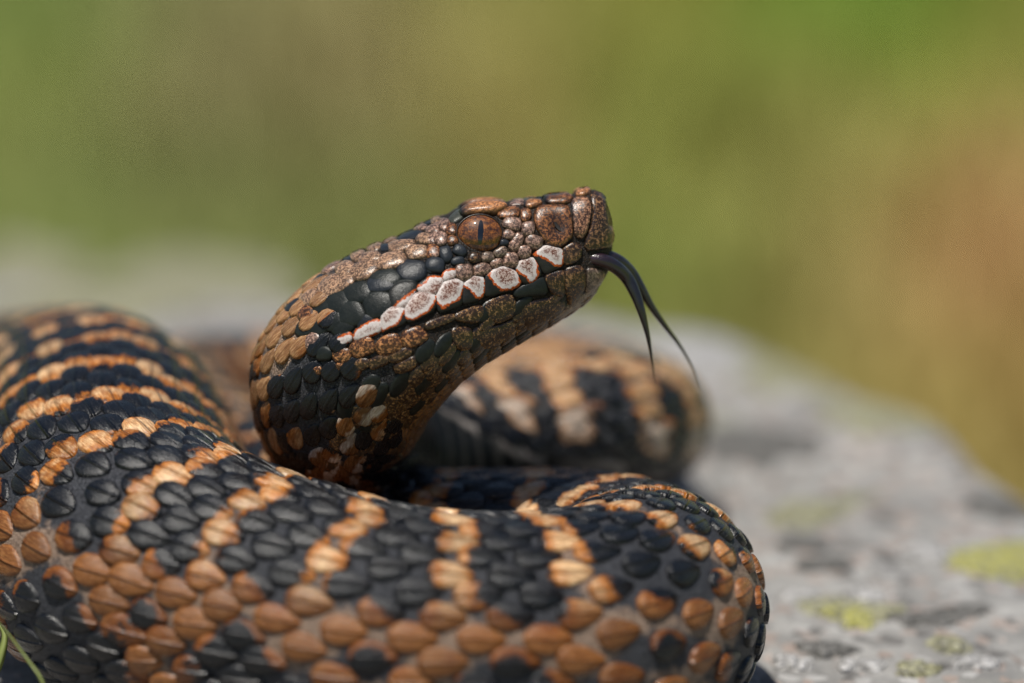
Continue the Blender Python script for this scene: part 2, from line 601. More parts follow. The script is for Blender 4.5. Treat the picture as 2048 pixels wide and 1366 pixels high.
def pattern(s, a):
    s = np.asarray(s, float)
    a = (np.asarray(a, float) + math.pi) % (2 * math.pi) - math.pi
    ad = np.abs(np.degrees(a)); r = rad_at(s); k = r * math.pi / 180
    lat = np.interp(s, SS, LAT)
    L = 2 * np.interp(s, SS, pitch)
    ph = lat / 2
    wob = 0.09 * np.sin(a * 3.2 + lat * 0.35) + 0.05 * np.sin(a * 8)
    fr = np.abs(wrap(ph + wob))
    # mid body: thin pale cross bands, brown flank, dark blotches below
    line = np.where(ad < 68, (0.155 - fr) * L, -9)
    flank = np.minimum(ad - 58 - 5 * np.sin(2 * math.pi * ph), 84 + 9 * np.sin(2 * math.pi * ph * 1.0 + 1.3) - ad) * k
    low = np.minimum((np.abs(wrap(ph * 0.5 + 0.3)) - 0.30) * L, (ad - 84) * k)
    m_mid = np.maximum(np.maximum(line, flank), low)
    t_mid = np.clip((ad - 48) / 12, 0, 1)
    # back coil: dark dorsal and lateral blotches on tan, white spots low on the flank
    d1 = np.minimum((0.30 - fr) * L, (27 - ad) * k)
    fr2 = np.abs(wrap(ph + 0.08))
    d2 = np.minimum(np.minimum((0.27 - fr2) * L, (ad - 47) * k), (84 - ad) * k)
    spots = np.minimum((0.26 - np.abs(wrap(ph + 0.45))) * L, (116 - ad) * k)
    m_back = -np.maximum(d1, d2)
    m_back = np.where(ad > 86, np.minimum(spots, (ad - 84) * k + 0.2), m_back)
    t_back = np.where(ad > 86, 2.0, np.clip((ad - 20) / 60, 0, 0.35))
    # neck: tan back with dark marks, dark side, white spotted line, dark throat
    dd = (0.12 - np.abs(wrap(ph * 0.5 + 0.15))) * L
    m_neck = np.where(ad < 48, -np.minimum(dd, (ad - 0) * k + 0.8), (48 - ad) * k)
    sp = np.minimum((0.30 - np.abs(wrap(lat * 0.5 + 0.2))) * L, (13 - np.abs(ad - 102)) * k)
    m_neck = np.maximum(m_neck, sp)
    t_neck = np.where(ad > 80, np.where(np.sin(lat * 2.1 + ad * 0.35) > 0.2, 2.0, 1.0), 0.7)
    wn = smooth01(s, S_NECK - 4, S_NECK + 4)
    wb = smooth01(s, S_BACK - 10, S_BACK + 10)
    m = m_neck * (1 - wn) + (m_back * (1 - wb) + m_mid * wb) * wn
    t = t_neck * (1 - wn) + (t_back * (1 - wb) + t_mid * wb) * wn
    return m * 12.0 / np.maximum(r, 5), t


# ------------------------------------------------------------------ boulder height under the snake
ROCK0 = -37.0
step = 6
cl = SEC[::step, :3]; clr = RAD[::step]


def rock_plain(x, y):
    z = ROCK0 + 3.2 * (fbm(x / 38, y / 38, 3) - 0.47) + 1.3 * (fbm(x / 9, y / 9, 11, 3) - 0.44)
    z = z + 4.5 * np.exp(-(((x - 75) / 28) ** 2 + ((y - 105) / 16) ** 2)) - 5.0 * np.exp(-(((x - 33) / 15) ** 2 + ((y - 78) / 9) ** 2))
    z = z - 1.5 * np.clip((y - 60) / 100, 0, 2)
    return z


def rock_z(x, y):
    z = rock_plain(x, y)
    for i in range(len(cl)):
        if i * step * DS < S_HEADEND:
            continue
        d2 = (x - cl[i, 0]) ** 2 + (y - cl[i, 1]) ** 2
        inside = d2 < clr[i] ** 2
        if not inside.any():
            continue
        zb = cl[i, 2] - np.sqrt(np.maximum(clr[i] ** 2 - d2, 0)) + 0.35
        z = np.where(inside, np.minimum(z, zb), z)
    return z


# ------------------------------------------------------------------ snake objects
BASE = (np.array([P(900, 1271, -9.8)[0], P(900, 1271, -9.8)[1], ROCK0]) + SHIFT) * 0.001
snake = bpy.data.objects.new('snake', None)
COL.objects.link(snake)
snake.location = BASE
snake.empty_display_size = 0.02
tag(snake, 'coiled brown and black banded viper with raised head and forked tongue on the grey rock', 'snake')

faces = []
for i in range(NR - 1):
    for j in range(NA):
        j2 = (j + 1) % NA
        faces.append((i * NA + j, i * NA + j2, (i + 1) * NA + j2, (i + 1) * NA + j))
faces.append(tuple(range(NA - 1, -1, -1)))
faces.append(tuple((NR - 1) * NA + j for j in range(NA)))
sg, ag = np.meshgrid(SS, ANG, indexing='ij')
pm, pt = pattern(sg.ravel(), ag.ravel())
hd = 1 - smooth01(sg.ravel(), s_of(9.5), s_of(12.5))
patv = np.stack([pm, pt, hd], 1)
body = mesh_obj('body', GRID.reshape(-1, 3), faces, M_SKIN, snake, BASE, {'pat': ('FLOAT_VECTOR', patv)})

headmax = int(s_of(NH + 1) / DS)
hf = [f for f in faces[:headmax * NA]] + [faces[-2]]
bvh = BVHTree.FromPolygons([tuple(v) for v in GRID[:headmax + 1].reshape(-1, 3)], hf)
bvh_all = BVHTree.FromPolygons([tuple(v) for v in GRID[::3, ::4].reshape(-1, 3)],
                               [(i * 32 + j, i * 32 + (j + 1) % 32, (i + 1) * 32 + (j + 1) % 32, (i + 1) * 32 + j)
                                for i in range(GRID[::3].shape[0] - 1) for j in range(32)])
Vcam = Vector(CAMP)

# ---- keeled dorsal scales
NT = 14
RHO = np.array([0.0, 0.5, 0.80, 0.95, 1.0])
tt = np.arange(NT) * 2 * math.pi / NT
lx, ly, lr = [0.0], [0.0], [0.0]
for r_ in RHO[1:]:
    for t_ in tt:
        lx.append(r_ * math.cos(t_)); ly.append(r_ * math.sin(t_) * (0.92 + 0.30 * math.cos(t_))); lr.append(r_)
lx, ly, lr = map(np.array, (lx, ly, lr))
SF = [(0, 1 + j, 1 + (j + 1) % NT) for j in range(NT)]
for q in range(3):
    for j in range(NT):
        j2 = (j + 1) % NT
        SF.append((1 + q * NT + j, 1 + (q + 1) * NT + j, 1 + (q + 1) * NT + j2, 1 + q * NT + j2))
NV = len(lx)

cs_, ca_ = [], []
lat_min = np.interp(s_of(11.3), SS, LAT); lat_max = LAT[-1]
for j in range(-13, 14):
    a0 = j * 0.170
    lo = np.interp(s_of(11.6 if abs(j) < 4 else 11.7 + 0.12 * (abs(j) - 4)), SS, LAT)
    n = np.arange(math.ceil(lo), math.floor(lat_max))
    n = n + (0.5 if j % 2 else 0.0)
    cs_.append(np.interp(n + rng.normal(0, 0.03, len(n)), LAT, SS))
    ca_.append(np.full(len(n), a0) + rng.normal(0, 0.006, len(n)))
S_SPLIT = s_of(NH + 2.0)
nk = []
for j in range(-17, 18):
    a0 = j * 0.142
    st = np.arange(s_of(11.6 if abs(j) < 6 else 11.7 + 0.09 * (abs(j) - 6)), S_SPLIT, 2.15) + (1.07 if j % 2 else 0.0)
    nk.append(np.stack([st + rng.normal(0, 0.06, len(st)), a0 + rng.normal(0, 0.006, len(st))], 1))
nk = np.concatenate(nk)
cs_ = np.concatenate(cs_); ca_ = np.concatenate(ca_)
keep_ = cs_ > S_SPLIT - 0.3
cs_ = np.r_[cs_[keep_], nk[:, 0]]; ca_ = np.r_[ca_[keep_], nk[:, 1]]
NS = len(cs_)
neck_ = np.arange(NS) >= keep_.sum()
# physical size
p_ = np.interp(cs_, SS, pitch); r_c = rad_at(cs_); w_ = 0.170 * r_c
stL = np.interp(cs_, [0, S_HEADEND, S_NECK, S_BACK, s_of(NH + 22), s_of(NH + 28), s_of(NH + 36), TOT],
                [1.25, 1.25, 1.10, 1.02, 1.2, 1.0, 1.02, 1.1])
stW = np.interp(cs_, [0, S_HEADEND, S_NECK, S_BACK, s_of(NH + 22), s_of(NH + 28), s_of(NH + 36), TOT],
                [1.55, 1.55, 1.65, 1.55, 1.7, 1.46, 1.36, 1.5])
Lm = p_ * stL * rng.uniform(0.93, 1.06, NS)
Wm = w_ * stW * rng.uniform(0.93, 1.06, NS)
Lm = np.where(neck_, 3.2 * rng.uniform(0.85, 1.1, NS), Lm); Wm = np.where(neck_, 2.15 * rng.uniform(0.9, 1.08, NS), Wm)
eps = 0.4
e1 = surf(cs_ + eps, ca_)[0] - surf(cs_ - eps, ca_)[0]
ms = np.maximum(np.linalg.norm(e1, axis=1) / (2 * eps), 0.12)
e2 = surf(cs_, ca_ + 0.05)[0] - surf(cs_, ca_ - 0.05)[0]
ma = np.maximum(np.linalg.norm(e2, axis=1) / 0.1, 0.5)
rot = rng.normal(0, 0.05, NS)
X = lx[None] * Lm[:, None] / 2; Y = ly[None] * Wm[:, None] / 2
Xr = X * np.cos(rot)[:, None] - Y * np.sin(rot)[:, None]
Yr = X * np.sin(rot)[:, None] + Y * np.cos(rot)[:, None]
s_v = cs_[:, None] + Xr / np.maximum(ms, 0.45)[:, None]
a_v = ca_[:, None] + Yr / ma[:, None]
pos, nrm = surf(s_v, a_v)
crowd = np.clip(1.0 / ms - 1.0, 0, 2.0)
liftv = (0.46 + 0.25 * crowd) * (r_c / 12)
dome = np.where(neck_, 0.12, 0.24 * (r_c / 12))
xn = (lx[None] * 0.5 + 0.5)
hgt = liftv[:, None] * xn + dome[:, None] * (1 - lr[None] ** 2) + 0.05
edge = lr[None] >= 0.999
hgt = np.where(edge, np.where(xn > 0.5, -0.10, -0.16), hgt)
hgt = np.where(np.abs(lr[None] - 0.95) < 0.01, hgt - 0.03, hgt)
SV = pos + nrm * hgt[..., None]
SM, ST_ = pattern(cs_[:, None] + Xr, a_v)
SMc, _ = pattern(cs_, ca_)
neck_j = np.where(neck_ & (np.abs(ca_) > 0.95), rng.normal(1.2, 1.1, NS), np.where(neck_, rng.normal(0.1, 0.9, NS), 0))
SM = SM + neck_j[:, None]; SMc = SMc + neck_j
SM = 0.62 * SM + 0.55 * np.clip(SMc, -1.6, 1.6)[:, None] + rng.normal(0, 0.18, NS)[:, None]
rnd_s = rng.random(NS)
KE = np.where(neck_, 0.18, np.clip((r_c - 6) / 6, 0.25, 1.0))
LOC = np.stack([X, Y, np.broadcast_to(rnd_s[:, None], X.shape)], 2)
# pick the 300 that show largest
cpos, cn = surf(cs_, ca_)
view = CAMP - cpos
dist = np.linalg.norm(view, axis=1)
face_ = np.sum(cn * view, 1) / dist
qx, qy, qd = proj(cpos)
area = np.clip(face_, 0, 1) * Lm * Wm * (FPX / (D + qd)) ** 2
area[(qx < -20) | (qx > 2068) | (qy < 0) | (qy > 1386)] = 0
for i in np.argsort(-area)[:1500]:
    if area[i] <= 0:
        break
    o_ = cpos[i] + cn[i] * 0.6
    hit = bvh_all.ray_cast(Vector(o_), Vector(view[i] / dist[i]))
    if hit[0] is not None and hit[3] > 0.5:
        area[i] *= 0.0
order = np.argsort(-area)
chosen = set(int(i) for i in order[:300] if area[i] > 0)
print('dorsal scales', NS, 'visible', int((area > 0).sum()))
for i in sorted(chosen):
    mesh_obj('dorsal_scale', SV[i], SF, M_SCALE, snake, BASE,
             {'pat': ('FLOAT_VECTOR', np.stack([SM[i], ST_[i], 0 * SM[i] + KE[i]], 1)), 'loc': ('FLOAT_VECTOR', LOC[i])})
rest = [i for i in range(NS) if i not in chosen]
V2 = SV[rest].reshape(-1, 3)
F2 = []
for q in range(len(rest)):
    F2 += [tuple(v + q * NV for v in f) for f in SF]
tag(mesh_obj('dorsal_scales', V2, F2, M_SCALE, snake, BASE,
             {'pat': ('FLOAT_VECTOR', np.stack([SM[rest].ravel(), ST_[rest].ravel(), (0 * SM[rest] + KE[rest][:, None]).ravel()], 1)),
              'loc': ('FLOAT_VECTOR', LOC[rest].reshape(-1, 3))}), kind='stuff')

# ---- ventral plates on the neck and the raised coil
s0 = s_of(NH - 0.5); s1 = s_of(NH + 9)
nvp = int((s1 - s0) / 2.9)
for i in range(nvp):
    sc0 = s0 + i * 2.9
    nx, ny = 5, 17
    xs = np.linspace(-0.1, 1.22, nx) * 2.9; ys = np.linspace(-1, 1, ny) * (math.pi - 2.28)
    gx, gy = np.meshgrid(xs, ys, indexing='ij')
    p, n = surf(sc0 + gx, math.pi + gy)
    hh = np.linspace(0.03, 0.42, nx)[:, None] * (1 - 0.5 * np.abs(np.linspace(-1, 1, ny))[None] ** 6)
    hh = hh.copy(); hh[-1] = -0.05
    v = (p + n * hh[..., None]).reshape(-1, 3)
    f = [(q * ny + j, q * ny + j + 1, (q + 1) * ny + j + 1, (q + 1) * ny + j) for q in range(nx - 1) for j in range(ny - 1)]
    edge_f = np.abs(gy) / (math.pi - 2.28)
    cc = np.zeros((nx * ny, 4)); cc[:, 3] = 1
    pale = ((edge_f > 0.80) * (0.5 + 0.5 * math.sin(i * 2.1)) + (np.arange(nx) >= nx - 2)[:, None] * 0.12).ravel()
    cc[:, :3] = np.array([0.006, 0.008, 0.009])[None] * (1 - pale[:, None]) + np.array([0.30, 0.27, 0.25])[None] * pale[:, None]
    hx = np.stack([np.full(nx * ny, -9), np.full(nx * ny, 0.3), np.full(nx * ny, (i * 0.37) % 1)], 1)
    mesh_obj('ventral_scale', v, f, M_VENTRAL, snake, BASE, {'col': ('FLOAT_COLOR', cc), 'hx': ('FLOAT_VECTOR', hx)})

# ------------------------------------------------------------------ head plates, outlined in the photo's side view and laid on the head
ZO = {'A': (860, 380, 10.12), 'B': (1030, 370, 10.12), 'C': (860, 490, 10.12), 'D': (1030, 490, 10.12),
      'E': (680, 440, 10.12), 'F': (680, 560, 10.12), 'G': (500, 540, 10.12), 'H': (560, 660, 6.827), 'Q': (800, 500, 4.452)}


def zz(z, pts):
    ox, oy, k = ZO[z]
    return np.array([(ox + x / k, oy + y / k) for x, y in pts], float)


KIND = {'m': ((.33, .21, .16), .9), 'M': ((.36, .225, .14), .85), 'd': ((.017, .021, .027), .2), 'k': ((.012, .015, .014), .2),
        'o': ((.46, .21, .085), .75), 'p': ((.36, .19, .11), .95), 'b': ((.27, .115, .045), .95), 'w': ((.016, .017, .016), .1), 'i': ((.21, .115, .055), 1.25),
        'x': ((.48, .22, .085), 1.3), 'g': ((.05, .055, .045), .3), 's': ((.28, .20, .15), .85), 't': ((.27, .155, .07), 1.45)}
plates = []        # name, outline px, kind, height mm, white polygon


def poly(name, z, pts, kind, h=0.35, white=None, **kw):
    q = zz(z, pts)
    if name in ('supralabial_scale', 'infralabial_scale', 'chin_shield'):
        q = q.mean(0) + (q - q.mean(0)) * 1.08
    plates.append((name, q, kind, h, None if white is None else zz(z, white), kw))


def ell(z, cx, cy, rx, ry, ang, kind, h=None, name='head_scale', sq=2.8):
    ox, oy, k = ZO[z]
    c, s_ = math.cos(math.radians(ang)), math.sin(math.radians(ang))
    o = []
    ph0 = (cx * 7 + cy * 3) % 6.28
    for i in range(20):
        t = 2 * math.pi * i / 20
        e = 2 / sq
        wv = 1.12 * (1 + 0.045 * math.sin(3 * t + ph0) + 0.03 * math.sin(5 * t + ph0 * 2))
        x = rx * abs(math.cos(t)) ** e * math.copysign(1, math.cos(t)) * wv
        y = ry * abs(math.sin(t)) ** e * math.copysign(1, math.sin(t)) * wv
        o.append((cx + x * c - y * s_, cy + x * s_ + y * c))
    if h is not None and z in 'EFG':
        h *= 0.55 if kind in 'dk' else 0.8
    if h is None:
        h = min(0.5, 0.20 * min(rx, ry) / k / 10 * 1.0 + 0.16)
    plates.append((name, zz(z, o), kind, h, None, {'nochaikin': 1}))


# ridge above the eye and along the snout
poly('supraocular_scale', 'A', [(560, 530), (640, 450), (760, 395), (900, 350), (1150, 325), (1380, 330), (1500, 345), (1640, 370), (1590, 420), (1470, 450), (1370, 510), (1150, 545), (900, 555), (760, 575), (650, 580)], 'o', 0.95, end_dark=1)
poly('preocular_scale', 'A', [(1335, 495), (1420, 405), (1520, 360), (1700, 345), (1810, 360), (1835, 420), (1810, 565), (1600, 615), (1430, 600), (1370, 560)], 'b', 0.4)
poly('loreal_scale', 'A', [(1825, 400), (1900, 365), (2024, 385), (2070, 480), (2050, 600), (1900, 690), (1825, 610)], 'b', 0.36)
poly('canthal_scale', 'B', [(155, 435), (200, 365), (330, 325), (555, 340), (570, 395), (470, 450), (330, 500), (205, 490)], 'o', 0.5, end_dark=1)
poly('canthal_scale', 'B', [(550, 270), (640, 235), (900, 205), (1150, 210), (1215, 270), (1115, 380), (1000, 410), (700, 420), (595, 375)], 'b', 0.5, end_dark=1)
poly('supranasal_scale', 'B', [(1205, 220), (1330, 105), (1430, 55), (1535, 65), (1550, 110), (1490, 205), (1380, 245), (1235, 250)], 'o', 0.45)
poly('nasal_scale', 'B', [(395, 470), (560, 400), (700, 415), (900, 405), (1095, 405), (1130, 560), (1168, 700), (1180, 1050), (1125, 1125), (940, 1280), (780, 1270), (640, 1225), (555, 1135), (425, 900), (355, 700)], 'b', 0.52, nostril=(850, 830, 250))
poly('prenasal_scale', 'B', [(1195, 250), (1300, 230), (1495, 235), (1548, 450), (1535, 650), (1455, 1000), (1350, 1120), (1215, 1070), (1175, 950), (1175, 700), (1125, 450), (1110, 380)], 'p', 0.34, left_slate=1)
poly('rostral_scale', 'B', [(1500, 190), (1570, 95), (1640, 70), (1750, 125), (1870, 270), (1950, 510), (2010, 780), (2015, 1000), (1980, 1260), (1750, 1310), (1500, 1360), (1390, 1330), (1400, 1110), (1490, 950), (1545, 720), (1575, 510), (1510, 300)], 'i', 0.32)
# upper lip
poly('supralabial_scale', 'D', [(945, 80), (1060, 0), (1180, -60), (1330, 10), (1345, 130), (1315, 270), (1180, 365), (1050, 395), (970, 390), (955, 250)], 'i', 0.36)
poly('supralabial_scale', 'D', [(350, 190), (480, 95), (600, 12), (740, 30), (935, 75), (975, 200), (975, 390), (900, 460), (700, 550), (585, 600), (520, 480), (415, 320)], 'w', 0.38,
     [(400, 190), (560, -60), (1000, -20), (950, 200), (940, 360), (880, 420), (760, 370), (640, 280), (500, 215)])
poly('supralabial_scale', 'D', [(15, 440), (85, 325), (350, 238), (445, 380), (550, 585), (400, 730), (300, 780), (160, 800), (85, 690), (25, 550)], 'w', 0.38,
     [(-70, 440), (60, 200), (400, 180), (425, 400), (430, 600), (390, 700), (290, 730), (210, 620), (100, 560)])
poly('supralabial_scale', 'C', [(1125, 600), (1300, 495), (1420, 438), (1600, 465), (1745, 555), (1815, 720), (1860, 785), (1700, 890), (1400, 980), (1105, 1070), (1085, 900), (1095, 700)], 'w', 0.4,
     [(1180, 610), (1300, 380), (1760, 400), (1795, 700), (1780, 790), (1650, 870), (1440, 900), (1310, 785), (1230, 690)])
poly('supralabial_scale', 'C', [(675, 750), (860, 635), (1095, 660), (1100, 900), (1085, 1075), (900, 1140), (760, 1190), (635, 1210), (645, 980)], 'w', 0.4,
     [(610, 760), (820, 540), (1080, 580), (1070, 900), (1015, 1045), (930, 1060), (840, 950), (730, 870)])
poly('supralabial_scale', 'C', [(265, 755), (520, 685), (688, 770), (655, 900), (628, 1080), (645, 1210), (300, 1350), (180, 1385), (115, 1200), (115, 1080), (155, 930)], 'w', 0.42,
     [(60, 1100), (180, 760), (500, 600), (690, 720), (615, 950), (560, 1090), (310, 1210), (245, 1280), (160, 1190)])
poly('supralabial_scale', 'C', [(205, 620), (290, 525), (400, 448), (518, 495), (508, 685), (285, 757)], 'w', 0.34, [(245, 640), (320, 550), (600, 480), (600, 800), (260, 830)])
poly('supralabial_scale', 'C', [(-285, 870), (-200, 755), (0, 632), (195, 635), (275, 760), (135, 1015), (-50, 1037), (-185, 985)], 'w', 0.36,
     [(-270, 880), (-70, 790), (-10, 665), (320, 660), (300, 1100), (-200, 1110), (-320, 920)])
poly('supralabial_scale', 'F', [(1305, 600), (1400, 425), (1570, 233), (1945, 315), (1968, 470), (1865, 665), (1480, 860), (1365, 880), (1305, 765)], 'w', 0.42,
     [(1230, 650), (1330, 380), (1570, 130), (1960, 240), (1890, 420), (1790, 610), (1480, 790), (1395, 790), (1290, 720)])
poly('supralabial_scale', 'F', [(975, 260), (1150, 52), (1548, 32), (1548, 205), (1488, 305), (1315, 577), (1120, 567), (1042, 505)], 'w', 0.34,
     [(1140, 520), (1310, 400), (1540, 230), (1720, 180), (1420, 720), (1090, 620)])
poly('supralabial_scale', 'F', [(825, 770), (900, 673), (1040, 542), (1307, 575), (1318, 700), (1348, 890), (900, 1070), (862, 1070)], 'w', 0.42,
     [(760, 780), (1040, 440), (1340, 500), (1255, 720), (1175, 860), (875, 1020), (830, 900)])
poly('supralabial_scale', 'F', [(262, 1080), (330, 983), (560, 842), (700, 792), (828, 783), (868, 1027), (600, 1160), (283, 1250)], 'w', 0.36,
     [(295, 1130), (380, 1010), (560, 900), (700, 840), (900, 830), (900, 1030), (600, 1125), (300, 1250)])
poly('supralabial_scale', 'F', [(-180, 1290), (0, 1103), (215, 1022), (268, 1225), (60, 1330), (-210, 1408)], 'w', 0.34,
     [(-140, 1310), (0, 1180), (220, 1090), (320, 1230), (50, 1320), (-230, 1410)])
# round beads between lip, eye and snout
for a_ in [('C', 680, 560, 182, 182, 0, 'm'), ('C', 1045, 503, 182, 132, -15, 'm'), ('C', 1340, 370, 132, 98, -20, 'm'), ('C', 1630, 310, 162, 158, 0, 'm'),
           ('C', 905, 262, 125, 105, 0, 'i'), ('C', 1165, 248, 130, 108, 0, 's'), ('C', 1430, 148, 142, 104, -25, 's'), ('C', 600, 118, 145, 112, 25, 'd'),
           ('C', 560, 330, 140, 92, -8, 'd'), ('C', 320, 190, 128, 168, -18, 'd'), ('C', 80, 148, 112, 122, 0, 'm'), ('C', 110, 415, 195, 158, 8, 'd'), ('C', 1910, 150, 140, 150, 10, 'm'),
           ('A', 40, 1005, 100, 112, 0, 'm'), ('A', 225, 1000, 128, 132, 0, 'm'), ('A', 80, 805, 122, 92, 0, 'm'), ('A', 440, 805, 112, 122, 0, 'b'), ('A', 455, 1028, 110, 102, 0, 'b'),
           ('A', 295, 705, 100, 130, 25, 'm'), ('A', 545, 555, 172, 95, -38, 'g'), ('A', 130, 640, 120, 60, -15, 'M'),
           ('A', 1660, 690, 195, 138, 12, 'm'), ('A', 1592, 910, 132, 102, 12, 'm'), ('A', 1500, 1068, 92, 68, 0, 'd'), ('A', 1750, 1058, 118, 208, 28, 'm'),
           ('B', 268, 900, 138, 162, 5, 'm'), ('B', 385, 1150, 182, 148, 20, 'm'),
           ('B', 290, 280, 130, 40, -8, 'g'), ('B', 60, 330, 130, 40, -4, 'm'), ('B', 480, 255, 90, 36, -4, 'd'), ('A', 1750, 290, 140, 34, 0, 'm')]:
    ell(*a_)
# crown and temple: larger, shingled
for a_ in [('E', 1450, 1020, 305, 222, 5, 'd', .55), ('E', 1885, 930, 172, 150, 5, 'd', .45), ('E', 900, 1195, 330, 185, -12, 'k', .5), ('F', 1300, 190, 300, 200, -8, 'k', .45),
           ('E', 1050, 830, 305, 165, -14, 'M', .55), ('E', 1560, 650, 225, 142, -4, 'M', .5), ('E', 1880, 640, 142, 138, 0, 'b', .45), ('E', 1240, 530, 285, 112, -9, 'M', .5),
           ('E', 1750, 390, 205, 112, 6, 'M', .45), ('E', 1440, 322, 275, 82, -12, 'd', .4), ('E', 1880, 210, 145, 84, -4, 'm', .4), ('E', 600, 775, 245, 112, -14, 'M', .5),
           ('E', 940, 560, 135, 72, -5, 'd', .4), ('E', 690, 545, 165, 82, -18, 'M', .4), ('E', 480, 1010, 325, 180, -26, 'M', .55), ('E', 110, 1010, 210, 150, -30, 'M', .55),
           ('E', 370, 725, 165, 100, -22, 'M', .45), ('E', 1640, 165, 145, 62, -10, 'm', .4), ('E', 1770, 45, 155, 54, -8, 'd', .4), ('E', 80, 1275, 235, 135, -30, 'M', .5),
           ('E', 1000, 420, 150, 50, -12, 'M', .35), ('E', 180, 780, 160, 70, -25, 'd', .4), ('E', 2010, 350, 110, 120, 0, 'm', .4), ('E', 1980, 90, 90, 60, 0, 'm', .3),
           ('F', 780, 500, 315, 275, -10, 'k', .5), ('F', 820, 90, 295, 165, -5, 'd', .5), ('F', 350, 250, 290, 215, -12, 'k', .5), ('F', 230, 690, 275, 270, -15, 'k', .55),
           ('F', 500, 835, 190, 130, -20, 'd', .4), ('F', 60, 970, 250, 160, -30, 'k', .45), ('F', -80, 480, 250, 230, -20, 'k', .5), ('F', -150, 830, 220, 200, -20, 'k', .5),
           ('G', 1650, 330, 300, 190, -30, 'M', .5), ('G', 1230, 560, 220, 190, -40, 'M', .5), ('G', 1330, 200, 190, 90, -42, 'd', .4), ('G', 1150, 330, 150, 80, -45, 'b', .4),
           ('G', 1500, 800, 260, 200, -30, 'k', .45), ('G', 1150, 900, 190, 180, -35, 'b', .45), ('G', 1400, 1130, 230, 190, -30, 'k', .45), ('G', 1080, 1180, 190, 170, -30, 'k', .45),
           ('G', 1800, 620, 230, 180, -25, 'k', .45)]:
    ell(*a_)
# rear lip and the ochre blotched lower lip
for a_ in [('H', 610, 325, 112, 100, 0, 'k', .4), ('H', 850, 350, 122, 104, 0, 'x', .35), ('H', 860, 492, 95, 58, 0, 'x', .3), ('H', 1130, 235, 168, 128, -22, 'x', .35),
           ('H', 1490, 205, 175, 132, -22, 'x', .35), ('H', 1825, 100, 172, 125, -22, 'x', .35), ('H', 665, 575, 90, 65, 0, 'x', .3), ('H', 510, 555, 70, 65, 0, 'x', .3),
           ('H', 1080, 480, 150, 80, -20, 't', .28), ('H', 1350, 430, 150, 80, -22, 't', .28), ('H', 1640, 340, 170, 80, -22, 't', .28), ('H', 1720, 480, 170, 80, -25, 't', .28)]:
    ell(*a_, name='infralabial_scale')
poly('infralabial_scale', 'D', [(1435, 475), (1600, 470), (1800, 522), (1790, 640), (1720, 790), (1440, 1010), (1395, 1000), (1455, 700)], 's', 0.3)
poly('infralabial_scale', 'D', [(995, 490), (1140, 430), (1300, 405), (1385, 485), (1430, 680), (1405, 900), (1250, 1095), (1085, 1280), (1030, 1000), (995, 700)], 'i', 0.34)
poly('infralabial_scale', 'D', [(575, 600), (750, 545), (960, 500), (1005, 530), (1005, 800), (990, 1000), (960, 1090), (760, 1010), (655, 850)], 'i', 0.32)
poly('infralabial_scale', 'D', [(-40, 900), (300, 745), (570, 612), (645, 820), (668, 965), (560, 1020), (300, 1030), (-20, 1090)], 'k', 0.32)
poly('infralabial_scale', 'Q', [(725, 470), (980, 370), (1035, 480), (1065, 560), (860, 668), (765, 605)], 't', 0.32)
poly('infralabial_scale', 'Q', [(490, 560), (735, 470), (765, 605), (650, 660), (470, 625)], 't', 0.32)
poly('infralabial_scale', 'Q', [(205, 645), (485, 550), (500, 625), (225, 728)], 't', 0.3)
poly('chin_shield', 'Q', [(1030, 500), (1300, 420), (1470, 440), (1480, 500), (1400, 590), (1250, 690), (1060, 740), (1070, 570)], 't', 0.3)
poly('chin_shield', 'Q', [(660, 680), (860, 680), (1060, 590), (1060, 740), (940, 840), (700, 900), (640, 800)], 't', 0.28)
poly('chin_shield', 'Q', [(440, 690), (640, 680), (640, 800), (690, 890), (500, 900)], 't', 0.28)
poly('chin_shield', 'Q', [(1490, 480), (1700, 330), (1800, 280), (1820, 330), (1640, 470), (1500, 560), (1300, 690), (1290, 660)], 's', 0.26)


def chaikin(p, n=2):
    for _ in range(n):
        q = np.roll(p, -1, 0)
        p = np.stack([0.78 * p + 0.22 * q, 0.22 * p + 0.78 * q], 1).reshape(-1, 2)
    return p


def resample(p, n):
    q = np.vstack([p, p[:1]])
    d = np.r_[0, np.cumsum(np.linalg.norm(np.diff(q, axis=0), axis=1))]
    t = np.linspace(0, d[-1], n, endpoint=False)
    return np.stack([np.interp(t, d, q[:, 0]), np.interp(t, d, q[:, 1])], 1)


def sdist(pt, poly_):
    """signed distance, positive inside (px)"""
    a = poly_; b = np.roll(poly_, -1, 0)
    ab = b - a
    out = np.full(len(pt), 1e9); inside = np.zeros(len(pt), bool)
    for i in range(len(a)):
        ap = pt - a[i]
        t = np.clip((ap @ ab[i]) / max(ab[i] @ ab[i], 1e-9), 0, 1)
        out = np.minimum(out, np.linalg.norm(ap - t[:, None] * ab[i], axis=1))
        c = ((a[i, 1] > pt[:, 1]) != (b[i, 1] > pt[:, 1]))
        xx = a[i, 0] + (pt[:, 1] - a[i, 1]) / np.where(abs(ab[i, 1]) < 1e-9, 1e-9, ab[i, 1]) * ab[i, 0]
        inside ^= c & (pt[:, 0] < xx)
    return np.where(inside, out, -out)


# mirror plane of the head
mid_c = SEC[int(s_of(7) / DS), :3]
tang_h = SEC[int(s_of(10) / DS), :3] - SEC[int(s_of(2) / DS), :3]; tang_h /= np.linalg.norm(tang_h)
n_mid = np.cross(Uv[int(s_of(7) / DS)], tang_h); n_mid /= np.linalg.norm(n_mid)


